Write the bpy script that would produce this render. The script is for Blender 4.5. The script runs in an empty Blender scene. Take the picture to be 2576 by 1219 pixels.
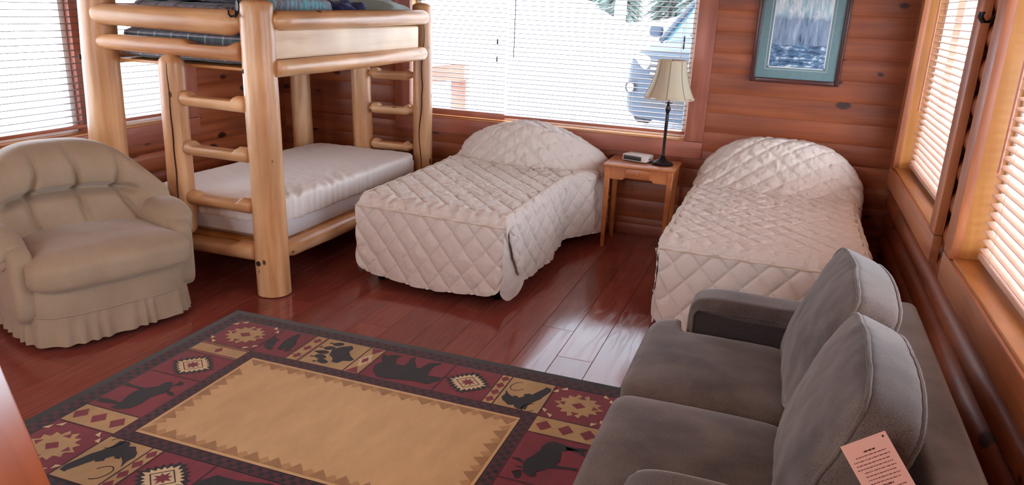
import bpy, bmesh, math, random
from mathutils import Vector, Matrix, noise
random.seed(7)
S = bpy.context.scene
COL = S.collection
PI = math.pi

# ------------------------------------------------------------------ camera, world, lights, exposure
CAM_H = 1.75
def cam_axes(yaw, pit, rol):
    cy, sy = math.cos(yaw), math.sin(yaw)
    f = Vector((sy*math.cos(pit), cy*math.cos(pit), -math.sin(pit)))
    r = Vector((cy, -sy, 0)); d = f.cross(r)
    cr, sr = math.cos(rol), math.sin(rol)
    return cr*r + sr*d, -sr*r + cr*d, f
_r, _d, _f = cam_axes(-0.33401, 0.302786, -0.04466)
cd = bpy.data.cameras.new('camera'); cam = bpy.data.objects.new('camera', cd); COL.objects.link(cam)
cd.sensor_width = 36; cd.lens = 1906.0/2576*36; cd.clip_end = 500; cd.clip_start = 0.05
cam.matrix_world = Matrix(((_r.x, -_d.x, -_f.x, 0), (_r.y, -_d.y, -_f.y, 0), (_r.z, -_d.z, -_f.z, CAM_H), (0, 0, 0, 1)))
S.camera = cam
W = bpy.data.worlds.new('overcast_sky'); S.world = W; W.use_nodes = True
bg = W.node_tree.nodes['Background']; bg.inputs[0].default_value = (0.80, 0.89, 1.0, 1); bg.inputs[1].default_value = 8.5
S.view_settings.view_transform = 'Standard'; S.view_settings.look = 'None'
S.view_settings.gamma = 1; S.view_settings.use_curve_mapping = False
S.view_settings.exposure = 0.42
S.cycles.max_bounces = 8; S.cycles.diffuse_bounces = 5; S.cycles.transparent_max_bounces = 24

def portal(name, loc, rot, sx, sy):
    l = bpy.data.lights.new(name, 'AREA'); l.shape = 'RECTANGLE'; l.size = sx; l.size_y = sy
    l.cycles.is_portal = True
    o = bpy.data.objects.new(name, l); COL.objects.link(o); o.location = loc; o.rotation_euler = rot
portal('daylight_portal', (-1.89, 6.16, 1.45), (PI/2, 0, PI), 2.4, 1.3)
portal('daylight_portal', (-4.53, 3.45, 1.45), (0, -PI/2, 0), 1.3, 2.6)
portal('daylight_portal', (0.955, 4.85, 1.45), (0, PI/2, 0), 1.3, 1.65)
portal('daylight_portal', (0.955, 2.6, 1.45), (0, PI/2, 0), 1.3, 1.85)
FILL_W = 32

# ------------------------------------------------------------------ helpers
def sm(a, b, x):
    t = max(0.0, min(1.0, (x-a)/(b-a))); return t*t*(3-2*t)
def fbm(x, y, z=0.0, o=3):
    s = 0; a = 1
    for i in range(o):
        s += a*noise.noise((x, y, z)); x *= 2.03; y *= 2.03; z *= 2.03; a *= .5
    return s
def srgb(r, g, b):
    f = lambda c: (c/255/12.92) if c/255 <= 0.04045 else ((c/255+0.055)/1.055)**2.4
    return (f(r), f(g), f(b), 1)
def empty(name, loc=(0, 0, 0), rz=0, parent=None):
    o = bpy.data.objects.new(name, None); COL.objects.link(o); o.location = loc; o.rotation_euler = (0, 0, rz); o.empty_display_size = .1
    if parent: o.parent = parent
    return o
def tag(o, label, cat, group=None):
    o['label'] = label; o['category'] = cat
    if group: o['group'] = group
    return o
def struct(o, label=None):
    o['kind'] = 'structure'
    if label: o['label'] = label
    return o
def link(name, me, mat, parent=None, smooth=True, auto=None):
    if mat is not None and not me.materials: me.materials.append(mat)
    if smooth:
        for p in me.polygons: p.use_smooth = True
        if auto: me.set_sharp_from_angle(angle=math.radians(auto))
    o = bpy.data.objects.new(name, me); COL.objects.link(o)
    if parent is not None: o.parent = parent
    return o
def mesh(name, v, f, mat, parent=None, smooth=True, auto=None):
    me = bpy.data.meshes.new(name); me.from_pydata([tuple(p) for p in v], [], f); me.update()
    return link(name, me, mat, parent, smooth, auto)
class MB:
    """collects shapes into one mesh"""
    def __init__(s): s.v = []; s.f = []
    def add(s, v, f, M=None):
        n = len(s.v)
        s.v += [tuple(M @ Vector(p)) if M else tuple(p) for p in v]
        s.f += [tuple(i+n for i in q) for q in f]; return s
    def box(s, x0, x1, y0, y1, z0, z1, M=None):
        v = [(x0,y0,z0),(x1,y0,z0),(x1,y1,z0),(x0,y1,z0),(x0,y0,z1),(x1,y0,z1),(x1,y1,z1),(x0,y1,z1)]
        return s.add(v, [(0,3,2,1),(4,5,6,7),(0,1,5,4),(1,2,6,5),(2,3,7,6),(3,0,4,7)], M)
    def bbox(s, x0, x1, y0, y1, z0, z1, r=.004, M=None, seg=2):
        v, f = bev_box(x0, x1, y0, y1, z0, z1, r, seg); return s.add(v, f, M)
    def tube(s, pts, rad, seg=8, caps=True, closed=False, flat=1.0):
        pts = [Vector(p) for p in pts]; n = len(pts)
        rad = rad if isinstance(rad, (list, tuple)) else [rad]*n
        v = []; f = []; prev = None
        for i, p in enumerate(pts):
            if closed: t = pts[(i+1) % n]-pts[i-1]
            else: t = pts[min(i+1, n-1)]-pts[max(i-1, 0)]
            if t.length < 1e-9: t = Vector((0, 0, 1))
            t.normalize()
            if prev is None:
                a = Vector((0, 0, 1)) if abs(t.z) < .9 else Vector((1, 0, 0)); u = t.cross(a).normalized()
            else:
                u = (prev - t*prev.dot(t)); u = u.normalized() if u.length > 1e-6 else t.orthogonal().normalized()
            prev = u; w = t.cross(u)
            for k in range(seg):
                a = 2*PI*k/seg; v.append(p + (u*math.cos(a) + w*math.sin(a)*flat)*rad[i])
        m = n if closed else n-1
        for i in range(m):
            j = (i+1) % n
            for k in range(seg): f.append((i*seg+k, i*seg+(k+1) % seg, j*seg+(k+1) % seg, j*seg+k))
        if caps and not closed: f.append(tuple(range(seg))[::-1]); f.append(tuple((n-1)*seg+k for k in range(seg)))
        return s.add(v, f)
    def lathe(s, prof, seg=24, M=None, cap=True):
        v = []; f = []
        for r, z in prof:
            for k in range(seg): a = 2*PI*k/seg; v.append((r*math.cos(a), r*math.sin(a), z))
        for i in range(len(prof)-1):
            for k in range(seg): f.append((i*seg+k, i*seg+(k+1) % seg, (i+1)*seg+(k+1) % seg, (i+1)*seg+k))
        if cap: f.append(tuple(range(seg))[::-1]); f.append(tuple((len(prof)-1)*seg+k for k in range(seg)))
        return s.add(v, f, M)
    def grid(s, fn, nu, nv, flip=False, wrap=False):
        v = [fn(i/nu, j/nv) for j in range(nv+1) for i in range(nu if wrap else nu+1)]
        w = nu if wrap else nu+1; f = []
        for j in range(nv):
            for i in range(nu):
                q = (j*w+i, j*w+(i+1) % w, (j+1)*w+(i+1) % w, (j+1)*w+i); f.append(q[::-1] if flip else q)
        return s.add(v, f)
    def poly(s, pts, z0, z1):
        """prism from a 2D outline (x, y)"""
        n = len(pts); v = [(x, y, z0) for x, y in pts]+[(x, y, z1) for x, y in pts]
        f = [tuple(range(n))[::-1], tuple(range(n, 2*n))]+[(i, (i+1) % n, n+(i+1) % n, n+i) for i in range(n)]
        return s.add(v, f)
    def build(s, name, mat, parent=None, smooth=True, auto=40):
        o = mesh(name, s.v, s.f, mat, parent, smooth, auto)
        bm = bmesh.new(); bm.from_mesh(o.data); bmesh.ops.recalc_face_normals(bm, faces=bm.faces); bm.to_mesh(o.data); bm.free()
        return o
def bev_box(x0, x1, y0, y1, z0, z1, r=.004, seg=2):
    bm = bmesh.new(); bmesh.ops.create_cube(bm, size=1)
    for v in bm.verts: v.co = Vector(((x0+x1)/2+v.co.x*(x1-x0), (y0+y1)/2+v.co.y*(y1-y0), (z0+z1)/2+v.co.z*(z1-z0)))
    r = min(r, abs(x1-x0)*.49, abs(y1-y0)*.49, abs(z1-z0)*.49)
    bmesh.ops.bevel(bm, geom=bm.edges[:], offset=r, segments=seg, affect='EDGES', profile=.5)
    bm.verts.index_update()
    v = [tuple(a.co) for a in bm.verts]; f = [tuple(a.index for a in q.verts) for q in bm.faces]; bm.free(); return v, f
def bb(name, x0, x1, y0, y1, z0, z1, mat, parent=None, r=.004):
    return MB().bbox(x0, x1, y0, y1, z0, z1, r).build(name, mat, parent)
def rbox(size, p=(8, 8, 8), n=(14, 14, 14), deform=None):
    """rounded (superquadric) box surface; deform(v in metres, unit coords) -> v"""
    sx, sy, sz = size; v = []; f = []; idx = {}
    def vert(a, b, c):
        k = (round(a, 5), round(b, 5), round(c, 5))
        if k in idx: return idx[k]
        q = Vector((a, b, c))
        e = p[0] if isinstance(p, tuple) else p
        s = (abs(a)**e+abs(b)**e+abs(c)**e)**(1/e)
        q = q/s
        u = q.copy(); q = Vector((q.x*sx/2, q.y*sy/2, q.z*sz/2))
        if deform: q = Vector(deform(q, u))
        idx[k] = len(v); v.append(q); return idx[k]
    def face(fn, na, nb, flip):
        for i in range(na):
            for j in range(nb):
                t = [fn(-1+2*i/na, -1+2*j/nb), fn(-1+2*(i+1)/na, -1+2*j/nb), fn(-1+2*(i+1)/na, -1+2*(j+1)/nb), fn(-1+2*i/na, -1+2*(j+1)/nb)]
                q = tuple(vert(*a) for a in t); f.append(q[::-1] if flip else q)
    nx, ny, nz = n
    face(lambda a, b: (a, b, 1), nx, ny, False); face(lambda a, b: (a, b, -1), nx, ny, True)
    face(lambda a, b: (1, a, b), ny, nz, False); face(lambda a, b: (-1, a, b), ny, nz, True)
    face(lambda a, b: (a, 1, b), nx, nz, True); face(lambda a, b: (a, -1, b), nx, nz, False)
    return v, f

# ------------------------------------------------------------------ materials
def nd(nt, typ, **kw):
    n = nt.nodes.new(typ)
    for k, val in kw.items():
        if k.startswith('i_'):
            key = k[2:]; key = int(key) if key.isdigit() else key
            n.inputs[key].default_value = val
        else: setattr(n, k, val)
    return n
def ramp(nt, stops, src=None, interp='LINEAR'):
    r = nt.nodes.new('ShaderNodeValToRGB'); e = r.color_ramp.elements; r.color_ramp.interpolation = interp
    while len(e) < len(stops): e.new(.5)
    for q, (pos, c) in zip(e, stops): q.position = pos; q.color = c if len(c) == 4 else (*c, 1)
    if src is not None: nt.links.new(src, r.inputs[0])
    return r
def base(name, rough=.6, col=None, **kw):
    m = bpy.data.materials.new(name); m.use_nodes = True; b = m.node_tree.nodes['Principled BSDF']
    b.inputs['Roughness'].default_value = rough
    if col: b.inputs['Base Color'].default_value = col
    for k, v in kw.items(): b.inputs[k].default_value = v
    return m, m.node_tree, b
def plain(name, col, rough=.6, var=.0, scale=8, bump=0, **kw):
    m, nt, b = base(name, rough, col, **kw)
    L = nt.links.new
    tc = nd(nt, 'ShaderNodeTexCoord'); n = nd(nt, 'ShaderNodeTexNoise', i_Scale=scale, i_Detail=4.0)
    L(tc.outputs['Object'], n.inputs['Vector'])
    if var:
        d = tuple(max(0, c*(1-var)) for c in col[:3])+(1,); u = tuple(min(1, c*(1+var)) for c in col[:3])+(1,)
        r = ramp(nt, [(.3, d), (.7, u)], n.outputs['Fac']); L(r.outputs[0], b.inputs['Base Color'])
    if bump:
        bp = nd(nt, 'ShaderNodeBump', i_Strength=bump, i_Distance=.01); L(n.outputs['Fac'], bp.inputs['Height']); L(bp.outputs[0], b.inputs['Normal'])
    return m
def wood(name, light, mid, dark, axis='x', rough=.45, grain=10, knots=1.0, knot_scale=1.0, bump=.15, rnd=.12, knotcol=None, long=.5, flat=None):
    m, nt, b = base(name, rough); L = nt.links.new
    tc = nd(nt, 'ShaderNodeTexCoord'); oi = nd(nt, 'ShaderNodeObjectInfo')
    off = nd(nt, 'ShaderNodeVectorMath', operation='SCALE'); off.inputs[0].default_value = (13.7, 7.3, 5.1); L(oi.outputs['Random'], off.inputs['Scale'])
    ad = nd(nt, 'ShaderNodeVectorMath', operation='ADD'); L(tc.outputs['Object'], ad.inputs[0]); L(off.outputs[0], ad.inputs[1])
    k = 'xyz'.index(axis)
    sc = [1.0]*3; sc[k] = long/8
    mp = nd(nt, 'ShaderNodeMapping'); mp.inputs['Scale'].default_value = sc; L(ad.outputs[0], mp.inputs[0])
    n1 = nd(nt, 'ShaderNodeTexNoise', i_Scale=grain*1.0, i_Detail=5.0, i_Roughness=.6, i_Distortion=.6); L(mp.outputs[0], n1.inputs['Vector'])
    n2 = nd(nt, 'ShaderNodeTexNoise', i_Scale=2.2, i_Detail=2.0); L(ad.outputs[0], n2.inputs['Vector'])
    r1 = ramp(nt, [(.28, dark), (.5, mid), (.74, light)], n1.outputs['Fac'])
    # large-scale tint
    mx = nd(nt, 'ShaderNodeMix', data_type='RGBA', blend_type='MULTIPLY'); mx.inputs[0].default_value = 1
    r2 = ramp(nt, [(.3, (.78, .74, .72)), (.7, (1.12, 1.1, 1.06))], n2.outputs['Fac'])
    L(r1.outputs[0], mx.inputs[6]); L(r2.outputs[0], mx.inputs[7])
    col = mx.outputs[2]
    if knots > 0:
        ks = [4.2*knot_scale]*3; ks[k] = 2.4*knot_scale
        mk = nd(nt, 'ShaderNodeMapping'); mk.inputs['Scale'].default_value = ks; L(ad.outputs[0], mk.inputs[0])
        nz = nd(nt, 'ShaderNodeTexNoise', i_Scale=3.0, i_Detail=2.0); L(mk.outputs[0], nz.inputs['Vector'])
        wob = nd(nt, 'ShaderNodeMix', data_type='RGBA', blend_type='ADD'); wob.inputs[0].default_value = .10; L(mk.outputs[0], wob.inputs[6]); L(nz.outputs['Color'], wob.inputs[7])
        kv = wob.outputs[2]
        if flat:
            sx_ = nd(nt, 'ShaderNodeSeparateXYZ'); cx_ = nd(nt, 'ShaderNodeCombineXYZ'); L(kv, sx_.inputs[0])
            oth = [q for q in (0, 1, 2) if q != 'xyz'.index(flat)]
            L(sx_.outputs[oth[0]], cx_.inputs[0]); L(sx_.outputs[oth[1]], cx_.inputs[1]); kv = cx_.outputs[0]
        vo = nd(nt, 'ShaderNodeTexVoronoi', feature='F1', voronoi_dimensions='2D' if flat else '3D', i_Scale=1.0); L(kv, vo.inputs['Vector'])
        sel = nd(nt, 'ShaderNodeSeparateColor'); L(vo.outputs['Color'], sel.inputs[0])
        # knot size differs per cell, many cells have none
        ms = nd(nt, 'ShaderNodeMapRange', i_1=.62-.25*knots, i_2=1.0, i_3=0.0, i_4=.15); L(sel.outputs[0], ms.inputs[0])
        sb = nd(nt, 'ShaderNodeMath', operation='SUBTRACT'); L(ms.outputs[0], sb.inputs[0]); L(vo.outputs['Distance'], sb.inputs[1])
        kr = ramp(nt, [(.49, (0, 0, 0)), (.53, (1, 1, 1))])
        m2 = nd(nt, 'ShaderNodeMath', operation='MULTIPLY_ADD'); L(sb.outputs[0], m2.inputs[0]); m2.inputs[1].default_value = .8; m2.inputs[2].default_value = .5; L(m2.outputs[0], kr.inputs[0])
        kc = knotcol or tuple(c*.28 for c in dark[:3])+(1,)
        m3 = nd(nt, 'ShaderNodeMix', data_type='RGBA'); L(kr.outputs[0], m3.inputs[0]); L(col, m3.inputs[6]); m3.inputs[7].default_value = kc
        col = m3.outputs[2]
    hv = nd(nt, 'ShaderNodeHueSaturation'); mr = nd(nt, 'ShaderNodeMapRange', i_3=1-rnd, i_4=1+rnd); L(oi.outputs['Random'], mr.inputs[0]); L(mr.outputs[0], hv.inputs['Value'])
    L(col, hv.inputs['Color']); L(hv.outputs[0], b.inputs['Base Color'])
    if bump:
        bp = nd(nt, 'ShaderNodeBump', i_Strength=bump, i_Distance=.004); L(n1.outputs['Fac'], bp.inputs['Height']); L(bp.outputs[0], b.inputs['Normal'])
    return m
M = {}
for ax in 'xyz':
    M['log'+ax] = wood('peeled_pine_'+ax, srgb(236, 202, 162), srgb(210, 160, 112), srgb(180, 122, 80), ax, .32, 7, 1.3, 2.2, .12, .05, srgb(92, 54, 36), .8)
    M['wall'+ax] = wood('wall_pine_'+ax, srgb(178, 102, 62), srgb(158, 85, 50), srgb(124, 62, 40), ax, .42, 12, 1.3, 1.0, .2, .07, srgb(62, 30, 24), .5, {'x': 'y', 'y': 'x', 'z': 'y'}[ax])
    M['trim'+ax] = wood('cedar_trim_'+ax, srgb(186, 120, 98), srgb(170, 102, 82), srgb(144, 82, 68), ax, .42, 14, .35, .9, .1, .05, srgb(84, 44, 36), .5)
    M['jamb'+ax] = wood('clear_pine_'+ax, srgb(216, 160, 96), srgb(202, 142, 80), srgb(174, 112, 60), ax, .35, 9, .7, 2.2, .08, .05, srgb(96, 54, 30), .6)
for ax in 'yz': M['otrim'+ax] = wood('orange_trim_'+ax, srgb(200, 132, 90), srgb(182, 112, 72), srgb(150, 86, 56), ax, .4, 14, .35, .9, .1, .05, srgb(84, 44, 36), .5)
M['palepine'] = wood('pale_board_y', srgb(236, 214, 186), srgb(228, 202, 170), srgb(204, 170, 132), 'y', .5, 10, .6, 1.1, .08, .03, srgb(150, 110, 80), .6)
M['nightwood'] = wood('nightstand_wood', srgb(214, 140, 84), srgb(198, 122, 70), srgb(172, 98, 54), 'x', .35, 12, 0, 1, .05, .03)
M['tablewood'] = wood('table_wood', srgb(176, 100, 54), srgb(168, 92, 48), srgb(156, 82, 42), 'x', .3, 8, 0, 1, .03, .03)
M['crack'] = plain('wood_crack', srgb(48, 26, 18), .9, .2)
M['darkgap'] = plain('chinking', srgb(30, 16, 12), .9, .2)
M['white'] = plain('white_vinyl', srgb(235, 238, 240), .35, .03)
M['black'] = plain('black_iron', srgb(24, 22, 24), .35, .1, Metallic=.6)
M['bronze'] = plain('dark_bronze', srgb(44, 38, 40), .28, .1, Metallic=.7)
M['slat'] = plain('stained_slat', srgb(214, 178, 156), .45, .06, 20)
M['slatdark'] = plain('backlit_darkened_slat', srgb(128, 106, 98), .5, .06, 20)  # slat colour darkened so backlit blinds read grey against bright panes
M['slatred'] = plain('reddish_slat_rail', srgb(176, 104, 78), .4, .08, 14)
M['cord'] = plain('blind_cord', srgb(206, 170, 140), .7)
M['tassel'] = plain('dark_tassel', srgb(58, 40, 44), .4)

def glass(name, col=(1, 1, 1, 1), fac=.06):
    m = bpy.data.materials.new(name); m.use_nodes = True; nt = m.node_tree; nt.nodes.clear()
    o = nd(nt, 'ShaderNodeOutputMaterial'); t = nd(nt, 'ShaderNodeBsdfTransparent'); t.inputs[0].default_value = col
    g = nd(nt, 'ShaderNodeBsdfGlossy'); g.inputs['Roughness'].default_value = .02
    mx = nd(nt, 'ShaderNodeMixShader'); mx.inputs[0].default_value = fac
    nt.links.new(t.outputs[0], mx.inputs[1]); nt.links.new(g.outputs[0], mx.inputs[2]); nt.links.new(mx.outputs[0], o.inputs[0]); return m
M['glass'] = glass('window_glass', (.97, .985, 1, 1))
def fabric(name, light, dark, scale=260, rough=.9, bump=.25, sheen=.3, blotch=.0, weave=True):
    m, nt, b = base(name, rough); L = nt.links.new
    b.inputs['Sheen Weight'].default_value = sheen; b.inputs['Sheen Roughness'].default_value = .4
    b.inputs['Specular IOR Level'].default_value = .2
    tc = nd(nt, 'ShaderNodeTexCoord')
    n = nd(nt, 'ShaderNodeTexNoise', i_Scale=scale, i_Detail=3.0); L(tc.outputs['Object'], n.inputs['Vector'])
    n2 = nd(nt, 'ShaderNodeTexNoise', i_Scale=5.0, i_Detail=3.0); L(tc.outputs['Object'], n2.inputs['Vector'])
    ad = nd(nt, 'ShaderNodeMath', operation='MULTIPLY_ADD'); L(n2.outputs['Fac'], ad.inputs[0]); ad.inputs[1].default_value = blotch; 
    sb = nd(nt, 'ShaderNodeMath', operation='SUBTRACT'); L(n.outputs['Fac'], sb.inputs[0]); sb.inputs[1].default_value = blotch*.5; L(sb.outputs[0], ad.inputs[2])
    r = ramp(nt, [(.3, dark), (.7, light)], ad.outputs[0]); L(r.outputs[0], b.inputs['Base Color'])
    bp = nd(nt, 'ShaderNodeBump', i_Strength=bump, i_Distance=.002); L(n.outputs['Fac'], bp.inputs['Height']); L(bp.outputs[0], b.inputs['Normal'])
    return m
M['spread'] = fabric('cream_quilted_cotton', srgb(226, 215, 206), srgb(214, 202, 192), 300, .75, .12, .1, .2)
def crinkle(m, scale=42, dist=.006, strength=.45):
    nt = m.node_tree; L = nt.links.new; b = nt.nodes['Principled BSDF']; old = b.inputs['Normal'].links[0].from_node
    tc = nd(nt, 'ShaderNodeTexCoord'); n = nd(nt, 'ShaderNodeTexNoise', i_Scale=scale, i_Detail=3.0, i_Roughness=.55, i_Distortion=.8); L(tc.outputs['Object'], n.inputs['Vector'])
    bp = nd(nt, 'ShaderNodeBump', i_Strength=strength, i_Distance=dist); L(n.outputs['Fac'], bp.inputs['Height']); L(old.outputs[0], bp.inputs['Normal']); L(bp.outputs[0], b.inputs['Normal'])
crinkle(M['spread'])
M['piping'] = fabric('cream_piping', srgb(216, 198, 178), srgb(196, 176, 154), 300, .8, .1, .1)
M['sheet'] = fabric('white_fitted_sheet', srgb(236, 228, 222), srgb(226, 216, 208), 200, .6, .08, .1, .2)
M['mattress'] = fabric('white_mattress_side', srgb(222, 220, 222), srgb(210, 207, 210), 200, .7, .1, .1)
M['sofa'] = fabric('grey_brown_chenille', srgb(112, 100, 93), srgb(72, 62, 58), 360, .85, .5, .4, 1.0)
M['sofadark'] = fabric('charcoal_lining', srgb(64, 56, 56), srgb(44, 38, 38), 190, .9, .4, .2)
M['chair'] = fabric('beige_velour', srgb(174, 154, 130), srgb(158, 138, 114), 320, .8, .15, .4, .8)
M['black_plastic'] = plain('black_plastic', srgb(30, 28, 30), .4)
M['ivory'] = plain('ivory_plastic', srgb(214, 204, 192), .4, .03)

# ------------------------------------------------------------------ room shell
XL, XR, YB, YF, ZC = -4.35, .785, 6.0, -1.6, 2.55   # inner faces (log bulge crests), ceiling height
CH = .15; Z0 = -.015
def dlog(a0, a1, z, axis, face, inward, bulge, thick=.2, seg=8):
    """one milled log course: rounded inner face; axis 'x' or 'y' runs along; face = crest coordinate; inward = +-1 direction to the room"""
    prof = []
    for k in range(seg+1):
        t = k/seg; h = z+.0006+t*(CH-.0012)
        d = bulge*(1-math.sqrt(max(0, 1-(abs(2*t-1)**2.4)*.98)))
        prof.append((face-inward*d, h))
    prof += [(face-inward*thick, z+CH-.0006), (face-inward*thick, z+.0006)]
    n = len(prof); v = []
    for a in (a0, a1):
        for d, h in prof: v.append((a, d, h) if axis == 'x' else (d, a, h))
    f = [tuple(range(n)), tuple(range(n, 2*n))[::-1]]+[(i, (i+1) % n, n+(i+1) % n, n+i) for i in range(n)]
    return v, f
def log_wall(name, axis, face, inward, a0, a1, openings, bulge, label):
    root = struct(empty(name), label)
    core = MB()
    nc = int(ZC/CH)+1
    for c in range(nc):
        z = Z0+c*CH; zc = z+CH/2
        segs = [(a0, a1)]
        for (o0, o1, z0, z1) in openings:
            if z0 < zc < z1:
                ns = []
                for s0, s1 in segs:
                    if o1 <= s0 or o0 >= s1: ns.append((s0, s1)); continue
                    if o0 > s0: ns.append((s0, o0))
                    if o1 < s1: ns.append((o1, s1))
                segs = ns
        for s0, s1 in segs:
            v, f = dlog(s0, s1, z, axis, face, inward, bulge)
            MB().add(v, f).build('log', M['wall'+axis], root, True, 50)
            if axis == 'x': core.box(s0+.01, s1-.01, min(face-inward*(bulge*.9), face-inward*.18), max(face-inward*(bulge*.9), face-inward*.18), z, z+CH)
            else: core.box(min(face-inward*(bulge*.9), face-inward*.18), max(face-inward*(bulge*.9), face-inward*.18), s0+.01, s1-.01, z, z+CH)
    core.build('chinking', M['darkgap'], root, False)
    return root
WZ0, WZ1 = .80, 2.06     # window opening heights
log_wall('wall_back', 'x', YB, -1, XL-.2, XR+.2, [(-3.1, -.68, WZ0-.01, WZ1+.01)], .007, 'horizontal knotty pine log wall behind the beds')
log_wall('wall_left', 'y', XL-.03, 1, YF, YB, [(2.15, 4.74, WZ0-.01, WZ1+.01), (-.9, .9, WZ0-.01, WZ1+.01)], .02, 'horizontal log wall behind the armchair')
log_wall('wall_right', 'y', XR, -1, YF, YB, [(4.02, 5.68, WZ0-.01, WZ1+.01), (1.66, 3.54, WZ0-.01, WZ1+.01)], .075, 'round log wall beside the sofa')
log_wall('wall_front', 'x', YF, 1, XL-.2, XR+.2, [(-3.4, -1.6, WZ0-.01, WZ1+.01)], .03, 'horizontal log wall behind the viewer')
# ceiling of boards
ceil = struct(empty('ceiling'), 'pine board ceiling')
for i in range(20):
    x = XL-.1+i*.27
    bb('plank', x, x+.266, YF-.1, YB+.1, ZC, ZC+.03, M['jamby'], ceil, .004)
bb('roof_deck', XL-.3, XR+.3, YF-.3, YB+.3, ZC+.032, ZC+.1, M['darkgap'], ceil, .01)

# floor: laminate planks running towards the back wall
def floor_mat():
    m, nt, b = base('cherry_laminate', .2); L = nt.links.new
    tc = nd(nt, 'ShaderNodeTexCoord'); oi = nd(nt, 'ShaderNodeObjectInfo')
    off = nd(nt, 'ShaderNodeVectorMath', operation='SCALE'); off.inputs[0].default_value = (3.7, 17.3, 0); L(oi.outputs['Random'], off.inputs['Scale'])
    ad = nd(nt, 'ShaderNodeVectorMath', operation='ADD'); L(tc.outputs['Object'], ad.inputs[0]); L(off.outputs[0], ad.inputs[1])
    mp = nd(nt, 'ShaderNodeMapping'); mp.inputs['Scale'].default_value = (1, .1, 1); L(ad.outputs[0], mp.inputs[0])
    n1 = nd(nt, 'ShaderNodeTexNoise', i_Scale=7.0, i_Detail=3.0, i_Distortion=.4); L(mp.outputs[0], n1.inputs['Vector'])
    # cathedral rings = contour lines of a stretched noise
    mu = nd(nt, 'ShaderNodeMath', operation='MULTIPLY'); L(n1.outputs['Fac'], mu.inputs[0]); mu.inputs[1].default_value = 26
    sn = nd(nt, 'ShaderNodeMath', operation='SINE'); 
    m2 = nd(nt, 'ShaderNodeMath', operation='MULTIPLY'); L(mu.outputs[0], m2.inputs[0]); m2.inputs[1].default_value = 2.2; L(m2.outputs[0], sn.inputs[0])
    mp2 = nd(nt, 'ShaderNodeMapping'); mp2.inputs['Scale'].default_value = (1, .03, 1); L(ad.outputs[0], mp2.inputs[0])
    n2 = nd(nt, 'ShaderNodeTexNoise', i_Scale=90.0, i_Detail=3.0); L(mp2.outputs[0], n2.inputs['Vector'])
    n3 = nd(nt, 'ShaderNodeTexNoise', i_Scale=1.6, i_Detail=2.0); L(ad.outputs[0], n3.inputs['Vector'])
    ma = nd(nt, 'ShaderNodeMath', operation='MULTIPLY_ADD'); L(sn.outputs[0], ma.inputs[0]); ma.inputs[1].default_value = .10; L(n2.outputs['Fac'], ma.inputs[2])
    r = ramp(nt, [(.3, srgb(138, 70, 60)), (.5, srgb(144, 75, 65)), (.72, srgb(152, 82, 71))], ma.outputs[0])
    mx = nd(nt, 'ShaderNodeMix', data_type='RGBA', blend_type='MULTIPLY'); mx.inputs[0].default_value = 1
    r2 = ramp(nt, [(.3, (.85, .82, .82)), (.7, (1.1, 1.06, 1.02))], n3.outputs['Fac']); L(r.outputs[0], mx.inputs[6]); L(r2.outputs[0], mx.inputs[7])
    hv = nd(nt, 'ShaderNodeHueSaturation'); mr = nd(nt, 'ShaderNodeMapRange', i_3=.9, i_4=1.1); L(oi.outputs['Random'], mr.inputs[0]); L(mr.outputs[0], hv.inputs['Value']); L(mx.outputs[2], hv.inputs['Color'])
    L(hv.outputs[0], b.inputs['Base Color'])
    rr = ramp(nt, [(.0, (.12,)*3), (1, (.20,)*3)], sn.outputs[0]); L(rr.outputs[0], b.inputs['Roughness'])
    bp = nd(nt, 'ShaderNodeBump', i_Strength=.07, i_Distance=.002); L(ma.outputs[0], bp.inputs['Height']); L(bp.outputs[0], b.inputs['Normal'])
    return m
M['floor'] = floor_mat()
floor = struct(bb('floor', XL-.1, XR+.1, YF-.1, YB+.1, -.08, -.009, M['darkgap'], None, .01), 'glossy red-brown laminate plank floor')
PWID, PLEN = .192, 1.21
pv, pf = bev_box(0, PWID-.0012, 0, PLEN-.0012, -.009, 0, .0014, 1)
pm = bpy.data.meshes.new('plank'); pm.from_pydata(pv, [], pf); pm.materials.append(M['floor'])
rr_ = random.Random(3)
i = 0; x = XL-.05
while x < XR+.05:
    y = .0+(-.4*(i % 3))-rr_.random()*.2
    while y < YB+.02:
        o = bpy.data.objects.new('plank', pm); COL.objects.link(o); o.parent = floor; o.location = (x, y, 0); y += PLEN
    x += PWID; i += 1
bb('subfloor_board', XL-.05, XR+.05, YF, -.9, -.009, 0, M['floor'], floor, .001)
struct(bb('baseboard_left', XL-.03, XL+.0, YF, YB, 0, .085, M['trimy'], None, .006))
struct(bb('baseboard_back', XL, XR, YB-.012, YB+.03, 0, .085, M['trimx'], None, .006))

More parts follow.
